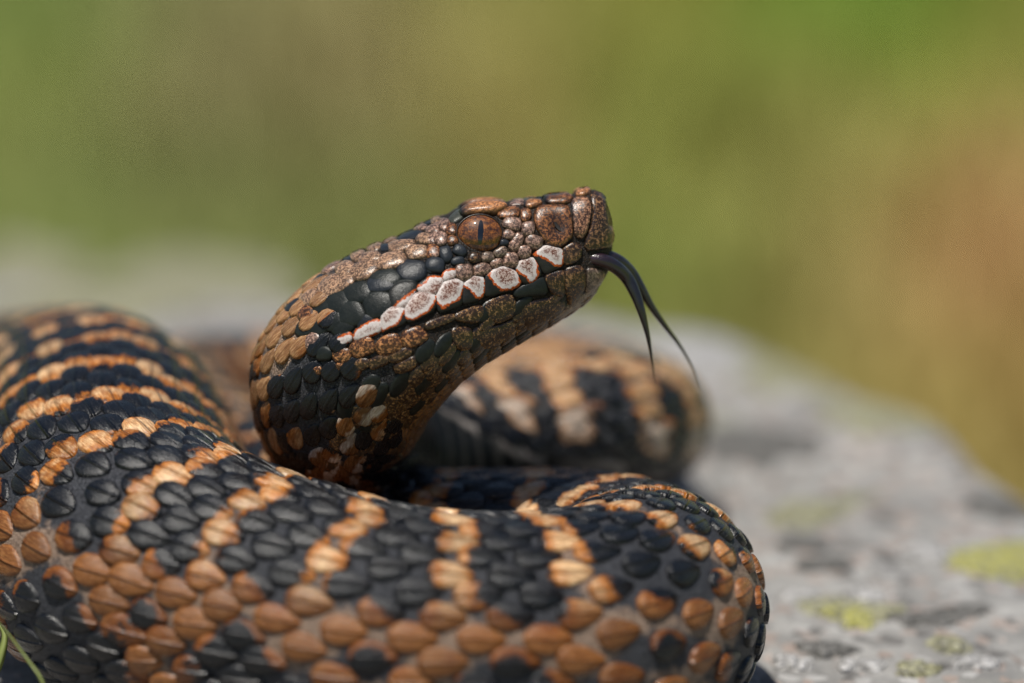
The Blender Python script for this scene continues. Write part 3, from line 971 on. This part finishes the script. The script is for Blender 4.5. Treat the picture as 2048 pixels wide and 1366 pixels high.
def ray_px(px, py, ref=None):
    dirv = P(px, py, 0.0) - CAMP
    dirv /= np.linalg.norm(dirv)
    h = bvh.ray_cast(Vcam, Vector(dirv))
    if h[0] is not None and h[0][1] < 60:
        return np.array(h[0]), np.array(h[1])
    if ref is None:
        return None
    h = bvh.find_nearest(Vector(CAMP + dirv * ref))
    return np.array(h[0]), np.array(h[1])


MIR_V, MIR_F, MIR_C, MIR_H = [], [], [], []
explicit_centres = []


def build_plate(idx, name, out, kind, h, white, kw):
    NP = 26
    if not kw.get('nochaikin'):
        out = chaikin(out, 2)
    out = resample(out, NP)
    c2 = out.mean(0)
    big = name in ('nasal_scale', 'supralabial_scale', 'rostral_scale', 'supraocular_scale', 'prenasal_scale')
    rings = [(1.0, -0.16), (0.975, 0.42), (0.90, 0.74), (0.72, 0.93), (0.45, 1.0), (0.2, 1.0)] if big else [(1.0, -0.16), (0.96, 0.40), (0.84, 0.76), (0.55, 0.97)]
    if name == 'head_scale':
        rings = [(1.0, -0.2), (0.93, 0.30), (0.76, 0.68), (0.45, 0.94)]
    pts = np.vstack([c2 + (out - c2) * r for r, _ in rings] + [c2[None]])
    hs = np.concatenate([np.full(NP, hh) for _, hh in rings] + [[1.0]])
    hs = np.where(hs < 0, hs, hs * h)
    cc = ray_px(*c2)
    if cc is None:
        for q in (0.5, 1.0, 1.5, 2, 3, 4, 6, 8):
            cc = ray_px(c2[0], c2[1] + q * 4)
            if cc is not None:
                break
    if cc is None:
        return
    ref = np.linalg.norm(cc[0] - CAMP)
    if kw.get('nostril'):
        ox, oy, k_ = ZO['B']; nx, ny, nr = kw['nostril']
        dn = np.linalg.norm(pts - np.array([ox + nx / k_, oy + ny / k_]), axis=1) / (nr / k_)
        hs = hs - 0.44 * np.exp(-dn ** 2 * 1.2)
    V, Nn = [], []
    for (x, y) in pts:
        p, n = ray_px(x, y, ref)
        V.append(p); Nn.append(n)
    V = np.array(V); Nn = np.array(Nn)
    fl = np.sum(Nn * (V - mid_c), 1) < 0
    Nn[fl & (np.sum(Nn * (CAMP - V), 1) < 0)] *= -1
    # smooth the normals towards their mean so a plate stays one plane-ish shell
    mn = Nn.mean(0); mn /= np.linalg.norm(mn)
    Nn = Nn * 0.7 + mn * 0.3; Nn /= np.linalg.norm(Nn, axis=1)[:, None]
    VV = V + Nn * hs[:, None]
    f = []
    R = len(rings)
    for q in range(R - 1):
        for j in range(NP):
            j2 = (j + 1) % NP
            f.append((q * NP + j, (q + 1) * NP + j, (q + 1) * NP + j2, q * NP + j2))
    for j in range(NP):
        f.append(((R - 1) * NP + j, R * NP, (R - 1) * NP + (j + 1) % NP))
    col, spk = KIND[kind]
    jit = 1 + random.uniform(-0.14, 0.14)
    cols = np.tile(np.array([*(c * jit for c in col), 1.0]), (len(VV), 1))
    wh = np.full(len(VV), -9.0) if white is None else sdist(pts, white) / 20.0
    if kw.get('end_dark'):
        x0, x1 = out[:, 0].min(), out[:, 0].max()
        t = smooth01(pts[:, 0], x0 + 0.08 * (x1 - x0), x0 + 0.32 * (x1 - x0))[:, None]
        cols[:, :3] = np.array(KIND['d'][0]) * (1 - t) + cols[:, :3] * t
    if kw.get('left_slate'):
        t = smooth01(pts[:, 0], 1144, 1150)[:, None]
        cols[:, :3] = np.array([.06, .065, .075]) * (1 - t) + cols[:, :3] * t
    rim = np.concatenate([np.full(NP, 0.16 if r >= 0.99 else 0.45 if r > 0.92 else 1.0) for r, _ in rings] + [[1.0]])
    cols[:, :3] *= rim[:, None]
    if kw.get('nostril'):
        t = np.exp(-dn ** 2 * 1.6)[:, None]
        cols[:, :3] = cols[:, :3] * (1 - 0.75 * t)
    hx = np.stack([wh, np.full(len(VV), spk), np.full(len(VV), random.random())], 1)
    mesh_obj(name, VV, f, M_HEAD, snake, BASE, {'col': ('FLOAT_COLOR', cols), 'hx': ('FLOAT_VECTOR', hx)})
    explicit_centres.append(VV[-1])
    if name != 'rostral_scale':
        d_ = (VV - mid_c) @ n_mid
        MIR_F.extend([tuple(reversed([v + sum(len(q) for q in MIR_V) for v in ff])) for ff in f])
        MIR_V.append(VV - 2 * d_[:, None] * n_mid); MIR_C.append(cols); MIR_H.append(hx)


for i, (name, out, kind, h, white, kw) in enumerate(plates):
    build_plate(i, name, out, kind, h, white, kw)

# far side of the head and the crown between: same beads, one joined part
top_V, top_F, top_C, top_H = list(MIR_V), list(MIR_F), list(MIR_C), list(MIR_H)
mirr_c = [v[-1] for v in MIR_V]
allc = np.array(explicit_centres + mirr_c)
off = sum(len(q) for q in top_V)


def sa_plate(s, a, L, Wd, h, col, spk, tilt=0.0, ang=0.0):
    e1 = np.linalg.norm(surf(np.array(s + .3), np.array(a))[0] - surf(np.array(s - .3), np.array(a))[0]) / .6
    e2 = np.linalg.norm(surf(np.array(s), np.array(a + .04))[0] - surf(np.array(s), np.array(a - .04))[0]) / .08
    NP = 14
    rings = [(1.0, -0.15), (0.92, 0.4), (0.7, 0.8)]
    t = np.arange(NP) * 2 * math.pi / NP
    X = np.concatenate([r * np.cos(t) for r, _ in rings] + [[0.0]]) * L / 2
    Y = np.concatenate([r * np.sin(t) for r, _ in rings] + [[0.0]]) * Wd / 2
    hs = np.concatenate([np.full(NP, q) for _, q in rings] + [[1.0]])
    hs = np.where(hs < 0, hs, hs * h + tilt * (X / L + 0.5))
    c, q = math.cos(ang), math.sin(ang)
    Xr, Yr = X * c - Y * q, X * q + Y * c
    p, n = surf(s + Xr / max(e1, .3), a + Yr / max(e2, .3))
    V = p + n * hs[:, None]
    f = [(k * NP + j, (k + 1) * NP + j, (k + 1) * NP + (j + 1) % NP, k * NP + (j + 1) % NP) for k in range(2) for j in range(NP)]
    f += [(2 * NP + j, 3 * NP, 2 * NP + (j + 1) % NP) for j in range(NP)]
    cols = np.tile(np.array([*col, 1.0]), (len(V), 1))
    hx = np.tile(np.array([-9.0, spk, random.random()]), (len(V), 1))
    return V, f, cols, hx


for st in np.arange(s_of(2.6), s_of(12.4), 1.55):
    row = int(round(st / 1.55))
    for a in np.arange(-math.pi * 0.62, math.pi * 0.36, 0.17) + (0.085 if row % 2 else 0):
        p, n = surf(np.array(st), np.array(a))
        if np.min(np.linalg.norm(allc - p, axis=1)) < 1.25:
            continue
        d_ = np.dot(p - mid_c, n_mid)
        pq = p - 2 * d_ * n_mid if np.dot(n, CAMP - p) < 0 else p
        x, y, _ = proj(pq)
        if math.hypot(x - 960, y - 468) < 56:
            continue
        if max(float(sdist(np.array([[x, y]]), q[1])[0]) for q in plates if abs(q[1][:, 0].mean() - x) < 90) > -5:
            continue
        e2 = np.linalg.norm(surf(np.array(st), np.array(a + .04))[0] - surf(np.array(st), np.array(a - .04))[0]) / .08
        kk = KIND[random.choice('mmMMdb')] if a > -1.2 else KIND[random.choice('kid')]
        V, f, c_, h_ = sa_plate(st, a, 2.3, min(2.4, 0.36 * e2), 0.32, kk[0], kk[1], 0.1)
        top_F.extend([tuple(v + off for v in ff) for ff in f]); off += len(V)
        top_V.append(V); top_C.append(c_); top_H.append(h_)
tag(mesh_obj('head_scales', np.vstack(top_V), top_F, M_HEAD, snake, BASE,
             {'col': ('FLOAT_COLOR', np.vstack(top_C)), 'hx': ('FLOAT_VECTOR', np.vstack(top_H))}), kind='stuff')

# throat: long narrow scales in slanting rows
throat_stuff = [[], [], [], []]; toff = 0
for st in np.arange(s_of(3.2), s_of(14.2), 1.9):
    row = int(round(st / 1.9))
    for a in np.arange(1.62, 3.3, 0.145) + (0.07 if row % 2 else 0):
        p, n = surf(np.array(st), np.array(a))
        near = np.min(np.linalg.norm(np.array(explicit_centres) - p, axis=1))
        if near < 1.6:
            continue
        x, y, _ = proj(p)
        jaw = 530 + (1200 - x) * 0.31
        if y < jaw + 6:
            continue
        u = random.random()
        lowp = smooth01(a, 2.3, 2.9)
        if x < 660 and u < 0.25:
            kk = KIND['x']
        elif lowp > 0.3 and x < 960 and x > 800:
            kk = ((.26, .13, .055), .8)
        else:
            kk = KIND['t'] if u < 0.7 else KIND['k']
        e2 = np.linalg.norm(surf(np.array(st), np.array(a + .04))[0] - surf(np.array(st), np.array(a - .04))[0]) / .08
        V, f, c_, h_ = sa_plate(st, a, 3.0, min(1.9, 0.24 * e2), 0.18, kk[0], kk[1], 0.16, 0.35)
        v_ = CAMP - p
        if np.dot(v_, n) > 0:
            mesh_obj('throat_scale', V, f, M_HEAD, snake, BASE, {'col': ('FLOAT_COLOR', c_), 'hx': ('FLOAT_VECTOR', h_)})

# ---- eyes
ec, en = ray_px(959.8, 468)
ec = np.array(ec)
side = -fwd * 0.97 + upv * 0.15 + rgt * 0.06
side /= np.linalg.norm(side)


def make_eye(c, nrm_, nm):
    z = nrm_; x = np.cross(upv, z); x /= np.linalg.norm(x); y = np.cross(z, x)
    R, dz = 2.27, 1.25
    def pt(u, v):                         # u,v in mm on the disc
        q = max(1 - (u * u + v * v) / R ** 2, 0)
        return c + x * u + y * v * 0.87 + z * (dz * math.sqrt(q) - 0.30)
    V, F_ = [], []
    nr, na = 14, 40
    V.append(pt(0, 0))
    for i in range(1, nr + 1):
        rr = R * math.sin(math.pi / 2 * i / nr)
        for j in range(na):
            t = 2 * math.pi * j / na
            V.append(pt(rr * math.cos(t), rr * math.sin(t)))
    for j in range(na):
        F_.append((0, 1 + j, 1 + (j + 1) % na))
    for i in range(nr - 1):
        for j in range(na):
            F_.append((1 + i * na + j, 1 + (i + 1) * na + j, 1 + (i + 1) * na + (j + 1) % na, 1 + i * na + (j + 1) % na))
    eye = mesh_obj('eye', V, F_, M_IRIS, snake, BASE)
    # slit pupil, a shell a hair above the iris
    V, F_ = [], []
    n = 22
    for i in range(n + 1):
        t = -1 + 2 * i / n
        v = 0.05 + t * 1.45
        hw = 0.265 * (1 - abs(t) ** 2.6) ** 0.6 + 0.012
        for k_ in (-1, -0.5, 0, 0.5, 1):
            u = k_ * hw + 0.07 * t + 0.02 + 0.015 * math.sin(i * 1.9)
            V.append(pt(u, v) + z * 0.012)
    for i in range(n):
        for k_ in range(4):
            F_.append((i * 5 + k_, i * 5 + k_ + 1, i * 5 + k_ + 6, i * 5 + k_ + 5))
    mesh_obj('pupil', V, F_, M_PUPIL, eye, BASE)
    V, F_ = [], []
    na, nb_ = 40, 8
    for i in range(na):
        t = 2 * math.pi * i / na
        for j in range(nb_):
            q = 2 * math.pi * j / nb_
            rr = R + 0.05 + 0.10 * math.cos(q)
            V.append(c + x * rr * math.cos(t) + y * rr * 0.87 * math.sin(t) + z * (0.10 * math.sin(q) - 0.10))
    for i in range(na):
        for j in range(nb_):
            F_.append((i * nb_ + j, ((i + 1) % na) * nb_ + j, ((i + 1) % na) * nb_ + (j + 1) % nb_, i * nb_ + (j + 1) % nb_))
    mesh_obj('eye_rim', V, F_, M_RIM, eye, BASE)
    return eye


make_eye(ec, side, 'eye')
mir = lambda p: p - 2 * np.dot(p - mid_c, n_mid) * n_mid
make_eye(mir(ec), side - 2 * np.dot(side, n_mid) * n_mid, 'eye')

# ---- nostril slit inside the nasal plate
npx, npy = 1030 + 850 / 10.12, 370 + 850 / 10.12
V = []
for i in range(16):
    t = 2 * math.pi * i / 16
    u, v = 10.5 * math.cos(t), 3.6 * math.sin(t)
    an = math.radians(52)
    p, n = ray_px(npx + u * math.cos(an) - v * math.sin(an), npy + u * math.sin(an) + v * math.cos(an), 290)
    n = n if np.dot(n, CAMP - p) > 0 else -n
    V.append(p + n * 0.30)
p, n = ray_px(npx, npy, 290)
n = n if np.dot(n, CAMP - p) > 0 else -n
V.append(p + n * 0.20)
mesh_obj('nostril', V, [(i, (i + 1) % 16, 16) for i in range(16)], M_NOSTRIL, snake, BASE)


# ---- forked tongue
def tube_path(pts, radii, n=14, sub=8):
    pts = np.array(pts, float); radii = np.array(radii, float)
    A = np.c_[pts, radii]
    d_, _ = catmull(A, sub)
    p, r = d_[:, :3], d_[:, 3]
    tg = np.gradient(p, axis=0); tg /= np.linalg.norm(tg, axis=1)[:, None]
    x = np.cross(tg, fwd); x /= np.linalg.norm(x, axis=1)[:, None]
    y = np.cross(tg, x)
    V = []
    for i in range(len(p)):
        for j in range(n):
            t = 2 * math.pi * j / n
            V.append(p[i] + r[i] * (x[i] * math.cos(t) + y[i] * math.sin(t)))
    F_ = [(i * n + j, i * n + (j + 1) % n, (i + 1) * n + (j + 1) % n, (i + 1) * n + j) for i in range(len(p) - 1) for j in range(n)]
    F_ += [tuple(range(n - 1, -1, -1)), tuple((len(p) - 1) * n + j for j in range(n))]
    return V, F_, np.repeat(np.linspace(0, 1, len(p)), n)


def tl(lst):
    return [P(x, y, d) for x, y, d in lst]


tA = tube_path(tl([(1146, 520, 3.6), (1174, 517, 2.5), (1202, 520, 2.4), (1230, 533, 3.0), (1254, 556, 4), (1270, 586, 4), (1282, 620, 4), (1293, 660, 4.5), (1301, 700, 5.5), (1306, 735, 6.5), (1310, 768, 7.5)]),
               [0.55, 0.62, 0.70, 0.70, 0.66, 0.58, 0.44, 0.28, 0.16, 0.09, 0.03])
tB = tube_path(tl([(1146, 516, 4.4), (1176, 510, 3.4), (1206, 511, 3.6), (1236, 522, 4.4), (1262, 545, 5.6), (1281, 575, 6), (1301, 610, 6.6), (1330, 652, 8), (1360, 692, 10), (1385, 735, 12), (1402, 778, 14)]),
               [0.52, 0.60, 0.68, 0.68, 0.62, 0.52, 0.39, 0.26, 0.17, 0.10, 0.03])
nA = len(tA[0])
mesh_obj('tongue', tA[0] + tB[0], tA[1] + [tuple(v + nA for v in f) for f in tB[1]], M_TONGUE, snake, BASE, {'t': ('FLOAT', np.r_[tA[2], tB[2]])})

# ------------------------------------------------------------------ boulder
CX, CY = 0.0, 55.0
edge_pts = [(-900, 500), (-300, 520), (0, 535), (300, 560), (700, 580), (1200, 602), (1450, 640), (1650, 715), (1850, 830), (2048, 950), (2250, 1110)]
ang_e, rad_e = [], []
for ex, ey in edge_pts:
    v = P(ex, ey, 0.0) - CAMP
    t = (ROCK0 - 4.0 - CAMP[2]) / v[2]
    q = CAMP + v * t
    ang_e.append(math.atan2(q[1] - CY, q[0] - CX)); rad_e.append(math.hypot(q[0] - CX, q[1] - CY))
ang_e = np.array(ang_e); rad_e = np.array(rad_e)
o_ = np.argsort(ang_e)
ang_e, rad_e = ang_e[o_], rad_e[o_]
aa_ = np.r_[-math.pi, -2.4, -1.6, -0.9, ang_e, math.pi] if ang_e[0] > -0.9 else np.r_[-math.pi, -2.4, -1.6, ang_e, math.pi]
ra_ = np.r_[260, 210, 190, 170, rad_e, 260] if ang_e[0] > -0.9 else np.r_[260, 210, 190, rad_e, 260]


def rock_R(t):
    return np.interp(t, aa_, ra_)


nth = 420
rho = np.r_[np.linspace(0.003, 1.0, 190), 1.0 + np.cumsum(np.full(26, 0.014))]
th = np.arange(nth) * 2 * math.pi / nth - math.pi
RR, TH = np.meshgrid(rho, th, indexing='ij')
Rk = rock_R(TH)
fall = np.clip(RR - 0.86, 0, None)
rad_xy = np.where(RR <= 1.0, RR, 1.0 + (1 - np.exp(-(RR - 1.0) * 7)) * 0.10) * Rk
bx_ = CX + rad_xy * np.cos(TH); by_ = CY + rad_xy * np.sin(TH)
bz_ = np.where(RR < 1.0, rock_z(bx_, by_), rock_plain(bx_, by_))
dropf = np.where(RR <= 1.0, 22 * np.clip((RR - 0.80) / 0.20, 0, 1) ** 2.6, 22 + (RR - 1.0) / 0.364 * 440)
lump = (fbm(TH * 3 + 9, RR * 5, 21) - 0.5) * np.clip((RR - 1.0) / 0.1, 0, 1) * 60
bz_ = bz_ - dropf
bx_ = bx_ + lump * np.cos(TH); by_ = by_ + lump * np.sin(TH)
bz_ = np.maximum(bz_, MEADOW - 15)
V = np.stack([bx_, by_, bz_], 2).reshape(-1, 3)
nr_ = len(rho)
Fb = [(i * nth + j, (i + 1) * nth + j, (i + 1) * nth + (j + 1) % nth, i * nth + (j + 1) % nth) for i in range(nr_ - 1) for j in range(nth)]
Fb.append(tuple(range(nth)))
BB = (np.array([CX, CY, MEADOW]) + SHIFT) * 0.001
boulder = bpy.data.objects.new('boulder', None)
COL.objects.link(boulder)
boulder.location = BB
tag(boulder, 'flat topped grey granite boulder spotted with yellow lichen beneath the snake', 'rock')
mesh_obj('stone', V, Fb, M_ROCK, boulder, BB)


def rock_hit(px, py):
    v = P(px, py, 0.0) - CAMP
    t = (ROCK0 - CAMP[2]) / v[2]
    for _ in range(6):
        q = CAMP + v * t
        rr = math.hypot(q[0] - CX, q[1] - CY) / float(rock_R(math.atan2(q[1] - CY, q[0] - CX)))
        z = float(rock_plain(q[0], q[1])) - 22 * min(max((rr - 0.80) / 0.20, 0), 1) ** 2.6
        t = (z - CAMP[2]) / v[2]
    return CAMP + v * t


def rock_top(x, y):
    rr = np.hypot(x - CX, y - CY) / rock_R(np.arctan2(y - CY, x - CX))
    return rock_z(x, y) - 22 * np.clip((rr - 0.80) / 0.20, 0, 1) ** 2.6


def lichen(px, py, rx, ry, mat_i, seed):
    c = rock_hit(px, py)
    n = 44; rings = [1.0, 0.93, 0.8, 0.6, 0.4, 0.2]
    V = []
    for k, q in enumerate(rings):
        for j in range(n):
            t = 2 * math.pi * j / n
            wv = 0.25 + 1.5 * float(fbm(np.array(math.cos(t) * 1.7 + seed * 3.1), np.array(math.sin(t) * 1.7 + seed), seed, 4))
            V.append((c[0] + rx * q * wv * math.cos(t), c[1] + ry * q * wv * math.sin(t)))
    V.append((c[0], c[1]))
    V = np.array(V)
    hh = np.concatenate([np.full(n, h_) for h_ in (-0.5, 0.25, 0.5, 0.55, 0.55, 0.55)] + [[0.55]])
    hh = hh + 0.35 * (fbm(V[:, 0] / 2.2, V[:, 1] / 2.2, seed) - 0.45) * (hh > 0)
    z = rock_top(V[:, 0], V[:, 1]) + hh
    f = [(k * n + j, (k + 1) * n + j, (k + 1) * n + (j + 1) % n, k * n + (j + 1) % n) for k in range(5) for j in range(n)]
    f = [tuple(reversed(q)) for q in f] + [((5 * n + j), (5 * n + (j + 1) % n), 6 * n) for j in range(n)]
    mesh_obj('lichen_patch', np.c_[V, z], f, M_LICH[mat_i], boulder, BB)


LP = [(1970, 1125, 4.5, 6, 0), (2030, 1140, 4, 6, 0), (2085, 1120, 5, 7, 0), (1660, 1215, 3.5, 3, 1), (1705, 1235, 3.6, 3.5, 0), (1755, 1225, 3, 3, 1), (1640, 1015, 6, 5, 1), (1585, 1040, 4, 4, 1), (1700, 1000, 4, 4, 1),
      (1680, 775, 12, 16, 1), (1560, 735, 10, 18, 1), (1760, 820, 9, 10, 1), (1830, 1340, 2.6, 2, 1), (1900, 1290, 2.5, 2.2, 1), (40, 545, 16, 30, 1), (210, 610, 18, 20, 1), (380, 560, 20, 26, 1),
      (1490, 885, 7, 7, 2), (1540, 892, 6, 5, 2), (1990, 1010, 4, 5, 2), (1620, 965, 5, 3, 2), (1650, 1130, 3.6, 3, 2), (1600, 1090, 3, 2.6, 2), (1650, 1300, 3, 2, 2), (1850, 1240, 4, 2.2, 2), (1930, 1225, 3, 2, 2),
      (1730, 1190, 2.4, 2.6, 3), (1845, 1105, 2.8, 4, 3), (1600, 1195, 2.5, 3, 3), (1950, 1330, 3, 2, 3), (1720, 1335, 3, 1.8, 3), (1590, 1330, 2.2, 1.8, 3), (1780, 1150, 2.4, 2.4, 3), (1420, 700, 12, 20, 3)]
for i, (px, py, rx, ry, mi) in enumerate(LP):
    lichen(px, py, rx, ry, mi, 40 + i)

# ------------------------------------------------------------------ meadow: ground sheet to the horizon and grass
SAMPLES = [(100, 50, 105, 125, 55), (400, 50, 122, 118, 76), (700, 50, 130, 121, 76), (1000, 50, 130, 126, 62), (1300, 50, 126, 126, 45), (1600, 50, 95, 125, 25), (1800, 40, 82, 120, 8), (2000, 60, 116, 121, 42),
           (60, 250, 122, 130, 58), (400, 250, 124, 113, 76), (700, 250, 132, 119, 80), (1000, 250, 132, 119, 60), (1300, 250, 118, 126, 50), (1600, 250, 132, 132, 60), (1900, 230, 122, 126, 45),
           (100, 430, 114, 122, 64), (400, 430, 112, 116, 68), (700, 430, 105, 110, 58), (1000, 360, 122, 112, 58), (1350, 430, 122, 122, 50), (1600, 430, 132, 127, 68), (1960, 450, 168, 128, 88),
           (1300, 560, 106, 126, 48), (1500, 560, 128, 130, 66), (1750, 600, 152, 137, 82), (1980, 620, 158, 120, 76), (1900, 780, 136, 122, 60), (500, 500, 108, 118, 62), (150, 470, 118, 132, 66),
           (800, 560, 108, 120, 60), (-400, 200, 118, 126, 62), (-400, 500, 116, 124, 66), (2500, 200, 120, 124, 52), (2500, 600, 150, 128, 78), (1000, -400, 112, 124, 52), (300, -400, 118, 122, 60), (1800, -300, 100, 122, 40)]
gpos, gcol = [], []
for px, py, r_, g_, b_ in SAMPLES:
    v = P(px, py, 0.0) - CAMP
    ang = math.atan2(-v[2], math.hypot(v[0], v[1]))
    gpos.append((math.atan2(v[0], v[1]) * 1.0, ang))
    gcol.append(lin(r_, g_, b_))
gpos = np.array(gpos); gcol = np.array(gcol)
cam_w = (CAMP + SHIFT) * 0.001
GAIN = 1.22


def ground_colour(x, y):
    """colour of the sward (fresh, dry, bare) at a place on the meadow, metres"""
    dx, dy = x - cam_w[0], y - cam_w[1]
    dist_ = np.maximum(np.hypot(dx, dy), 0.3)
    az = np.arctan2(dx, np.maximum(dy, 1e-3)); el = np.arctan2(cam_w[2], dist_)
    wsum = 0; csum = 0
    for (a, e), c in zip(gpos, gcol):
        w_ = 1.0 / (((az - a) ** 2 + (el - e) ** 2) + 0.0004) ** 1.6
        wsum = wsum + w_; csum = csum + w_[:, None] * c[None]
    c = csum / wsum[:, None]
    t = np.clip((np.abs(az) - 0.45) / 0.4, 0, 1)[:, None] + np.clip((dist_ - 7) / 8, 0, 1)[:, None] + (dy < 0.2)[:, None]
    t = np.clip(t, 0, 1)
    n = fbm(x * 0.9 + 50, y * 0.9 + 50, 5)[:, None]
    far = np.array(lin(112, 124, 56)) * (0.7 + 0.6 * n)
    c = (c * (1 - t) + far * t) * GAIN
    return c * 0.93 + (c @ np.array([0.25, 0.65, 0.10]))[:, None] * 0.07


# ground sheet: fine near, coarse far
ax = np.r_[-900, -400, -150, -60, -25, -12, np.arange(-7, 7.01, 0.2), 12, 25, 60, 150, 400, 900]
ay = np.r_[-900, -300, -80, -20, -6, -2, np.arange(-0.8, 9.01, 0.2), 12, 16, 25, 60, 150, 400, 900]
gx, gy = np.meshgrid(ax, ay, indexing='ij')
fx, fy = gx.ravel(), gy.ravel()
gz = 0.05 * (fbm(fx * 1.3 + 20, fy * 1.3 + 20, 31) - 0.5) * (np.hypot(fx, fy) < 12)
V = np.stack([fx * 1000, fy * 1000, gz * 1000], 1) - SHIFT
ny_ = len(ay)
F_ = [(i * ny_ + j, (i + 1) * ny_ + j, (i + 1) * ny_ + j + 1, i * ny_ + j + 1) for i in range(len(ax) - 1) for j in range(ny_ - 1)]
gc = ground_colour(fx, fy)
tag(mesh_obj('ground', V, F_, M_GROUND, None, None, {'col': ('FLOAT_COLOR', np.c_[gc, np.ones(len(gc))])}), kind='structure')

NB_ = 26000
dist_ = 0.8 + 7.0 * rng.random(NB_) ** 0.8
az = rng.uniform(-0.5, 0.5, NB_)
bx = cam_w[0] + dist_ * np.sin(az); by = cam_w[1] + dist_ * np.cos(az)
keep = np.hypot(bx, by - 0.055) > 0.36
bx, by = bx[keep], by[keep]; nb = len(bx)
hgt_ = rng.uniform(0.04, 0.11, nb); wid = rng.uniform(0.002, 0.005, nb)
yaw = rng.uniform(0, 6.283, nb); lean = rng.uniform(0.1, 0.9, nb) * hgt_
z0 = np.full(nb, -0.03)
wx, wy = np.cos(yaw), np.sin(yaw); lx_, ly_ = -wy, wx
Vb = np.zeros((nb, 5, 3))
Vb[:, 0] = np.stack([bx - wx * wid, by - wy * wid, z0], 1)
Vb[:, 1] = np.stack([bx + wx * wid, by + wy * wid, z0], 1)
Vb[:, 2] = np.stack([bx + wx * wid * .8 + lx_ * lean * .35, by + wy * wid * .8 + ly_ * lean * .35, hgt_ * 0.6], 1)
Vb[:, 3] = np.stack([bx - wx * wid * .8 + lx_ * lean * .35, by - wy * wid * .8 + ly_ * lean * .35, hgt_ * 0.6], 1)
Vb[:, 4] = np.stack([bx + lx_ * lean, by + ly_ * lean, hgt_], 1)
bc = ground_colour(bx, by) * rng.uniform(0.95, 1.12, nb)[:, None]
F_ = []
for i in range(nb):
    q = i * 5
    F_ += [(q, q + 1, q + 2, q + 3), (q + 3, q + 2, q + 4)]
tag(mesh_obj('grass', Vb.reshape(-1, 3) * 1000 - SHIFT, F_, M_GRASS, None, None,
             {'col': ('FLOAT_COLOR', np.c_[np.repeat(bc, 5, 0), np.ones(nb * 5)])}), 'short green and straw coloured meadow grass behind the boulder', 'grass', kind='stuff')


# ------------------------------------------------------------------ grass blades growing at the foot of the coil
def blade(pts, wid, label):
    pts = np.array([P(*q) for q in pts])
    d_, _ = catmull(np.c_[pts, np.array(wid)], 6)
    p, r = d_[:, :3], d_[:, 3]
    tg = np.gradient(p, axis=0); tg /= np.linalg.norm(tg, axis=1)[:, None]
    x = np.cross(tg, fwd + 0.3 * rgt); x /= np.linalg.norm(x, axis=1)[:, None]
    y = np.cross(tg, x)
    V, F_ = [], []
    for i in range(len(p)):
        V += [p[i] - x[i] * r[i], p[i] + y[i] * r[i] * 0.35, p[i] + x[i] * r[i], p[i] - y[i] * r[i] * 0.12]
    for i in range(len(p) - 1):
        for k in range(4):
            F_.append((i * 4 + k, i * 4 + (k + 1) % 4, (i + 1) * 4 + (k + 1) % 4, (i + 1) * 4 + k))
    F_ += [(3, 2, 1, 0), tuple(len(V) - 4 + k for k in range(4))]
    b0 = (pts[0] + SHIFT) * 0.001
    o = mesh_obj('grass_blade', V, F_, M_BLADE, None, b0)
    o.location = b0
    tag(o, label, 'grass blade')


def on_rock(px, d):
    """pixel row where the rock top lies at that column and depth"""
    lo, hi = 700.0, 2600.0
    for _ in range(40):
        mid_ = (lo + hi) / 2
        q = P(px, mid_, d)
        if q[2] > float(rock_top(np.array(q[0]), np.array(q[1]))) - 0.3:
            lo = mid_
        else:
            hi = mid_
    return lo


blade([(120, on_rock(120, -14), -14), (85, 1366, -13), (55, 1320, -12), (22, 1275, -11), (-20, 1225, -10)], [0.20, 0.18, 0.14, 0.10, 0.03], 'thin green grass stem leaning along the lower edge of the thick coil')
blade([(-50, on_rock(-50, -2), -2), (-24, 1380, -2), (2, 1310, -2), (8, 1268, -1.5), (-10, 1240, -1)], [0.4, 0.5, 0.5, 0.35, 0.06], 'broad yellow green grass leaf at the foot of the thick coil')
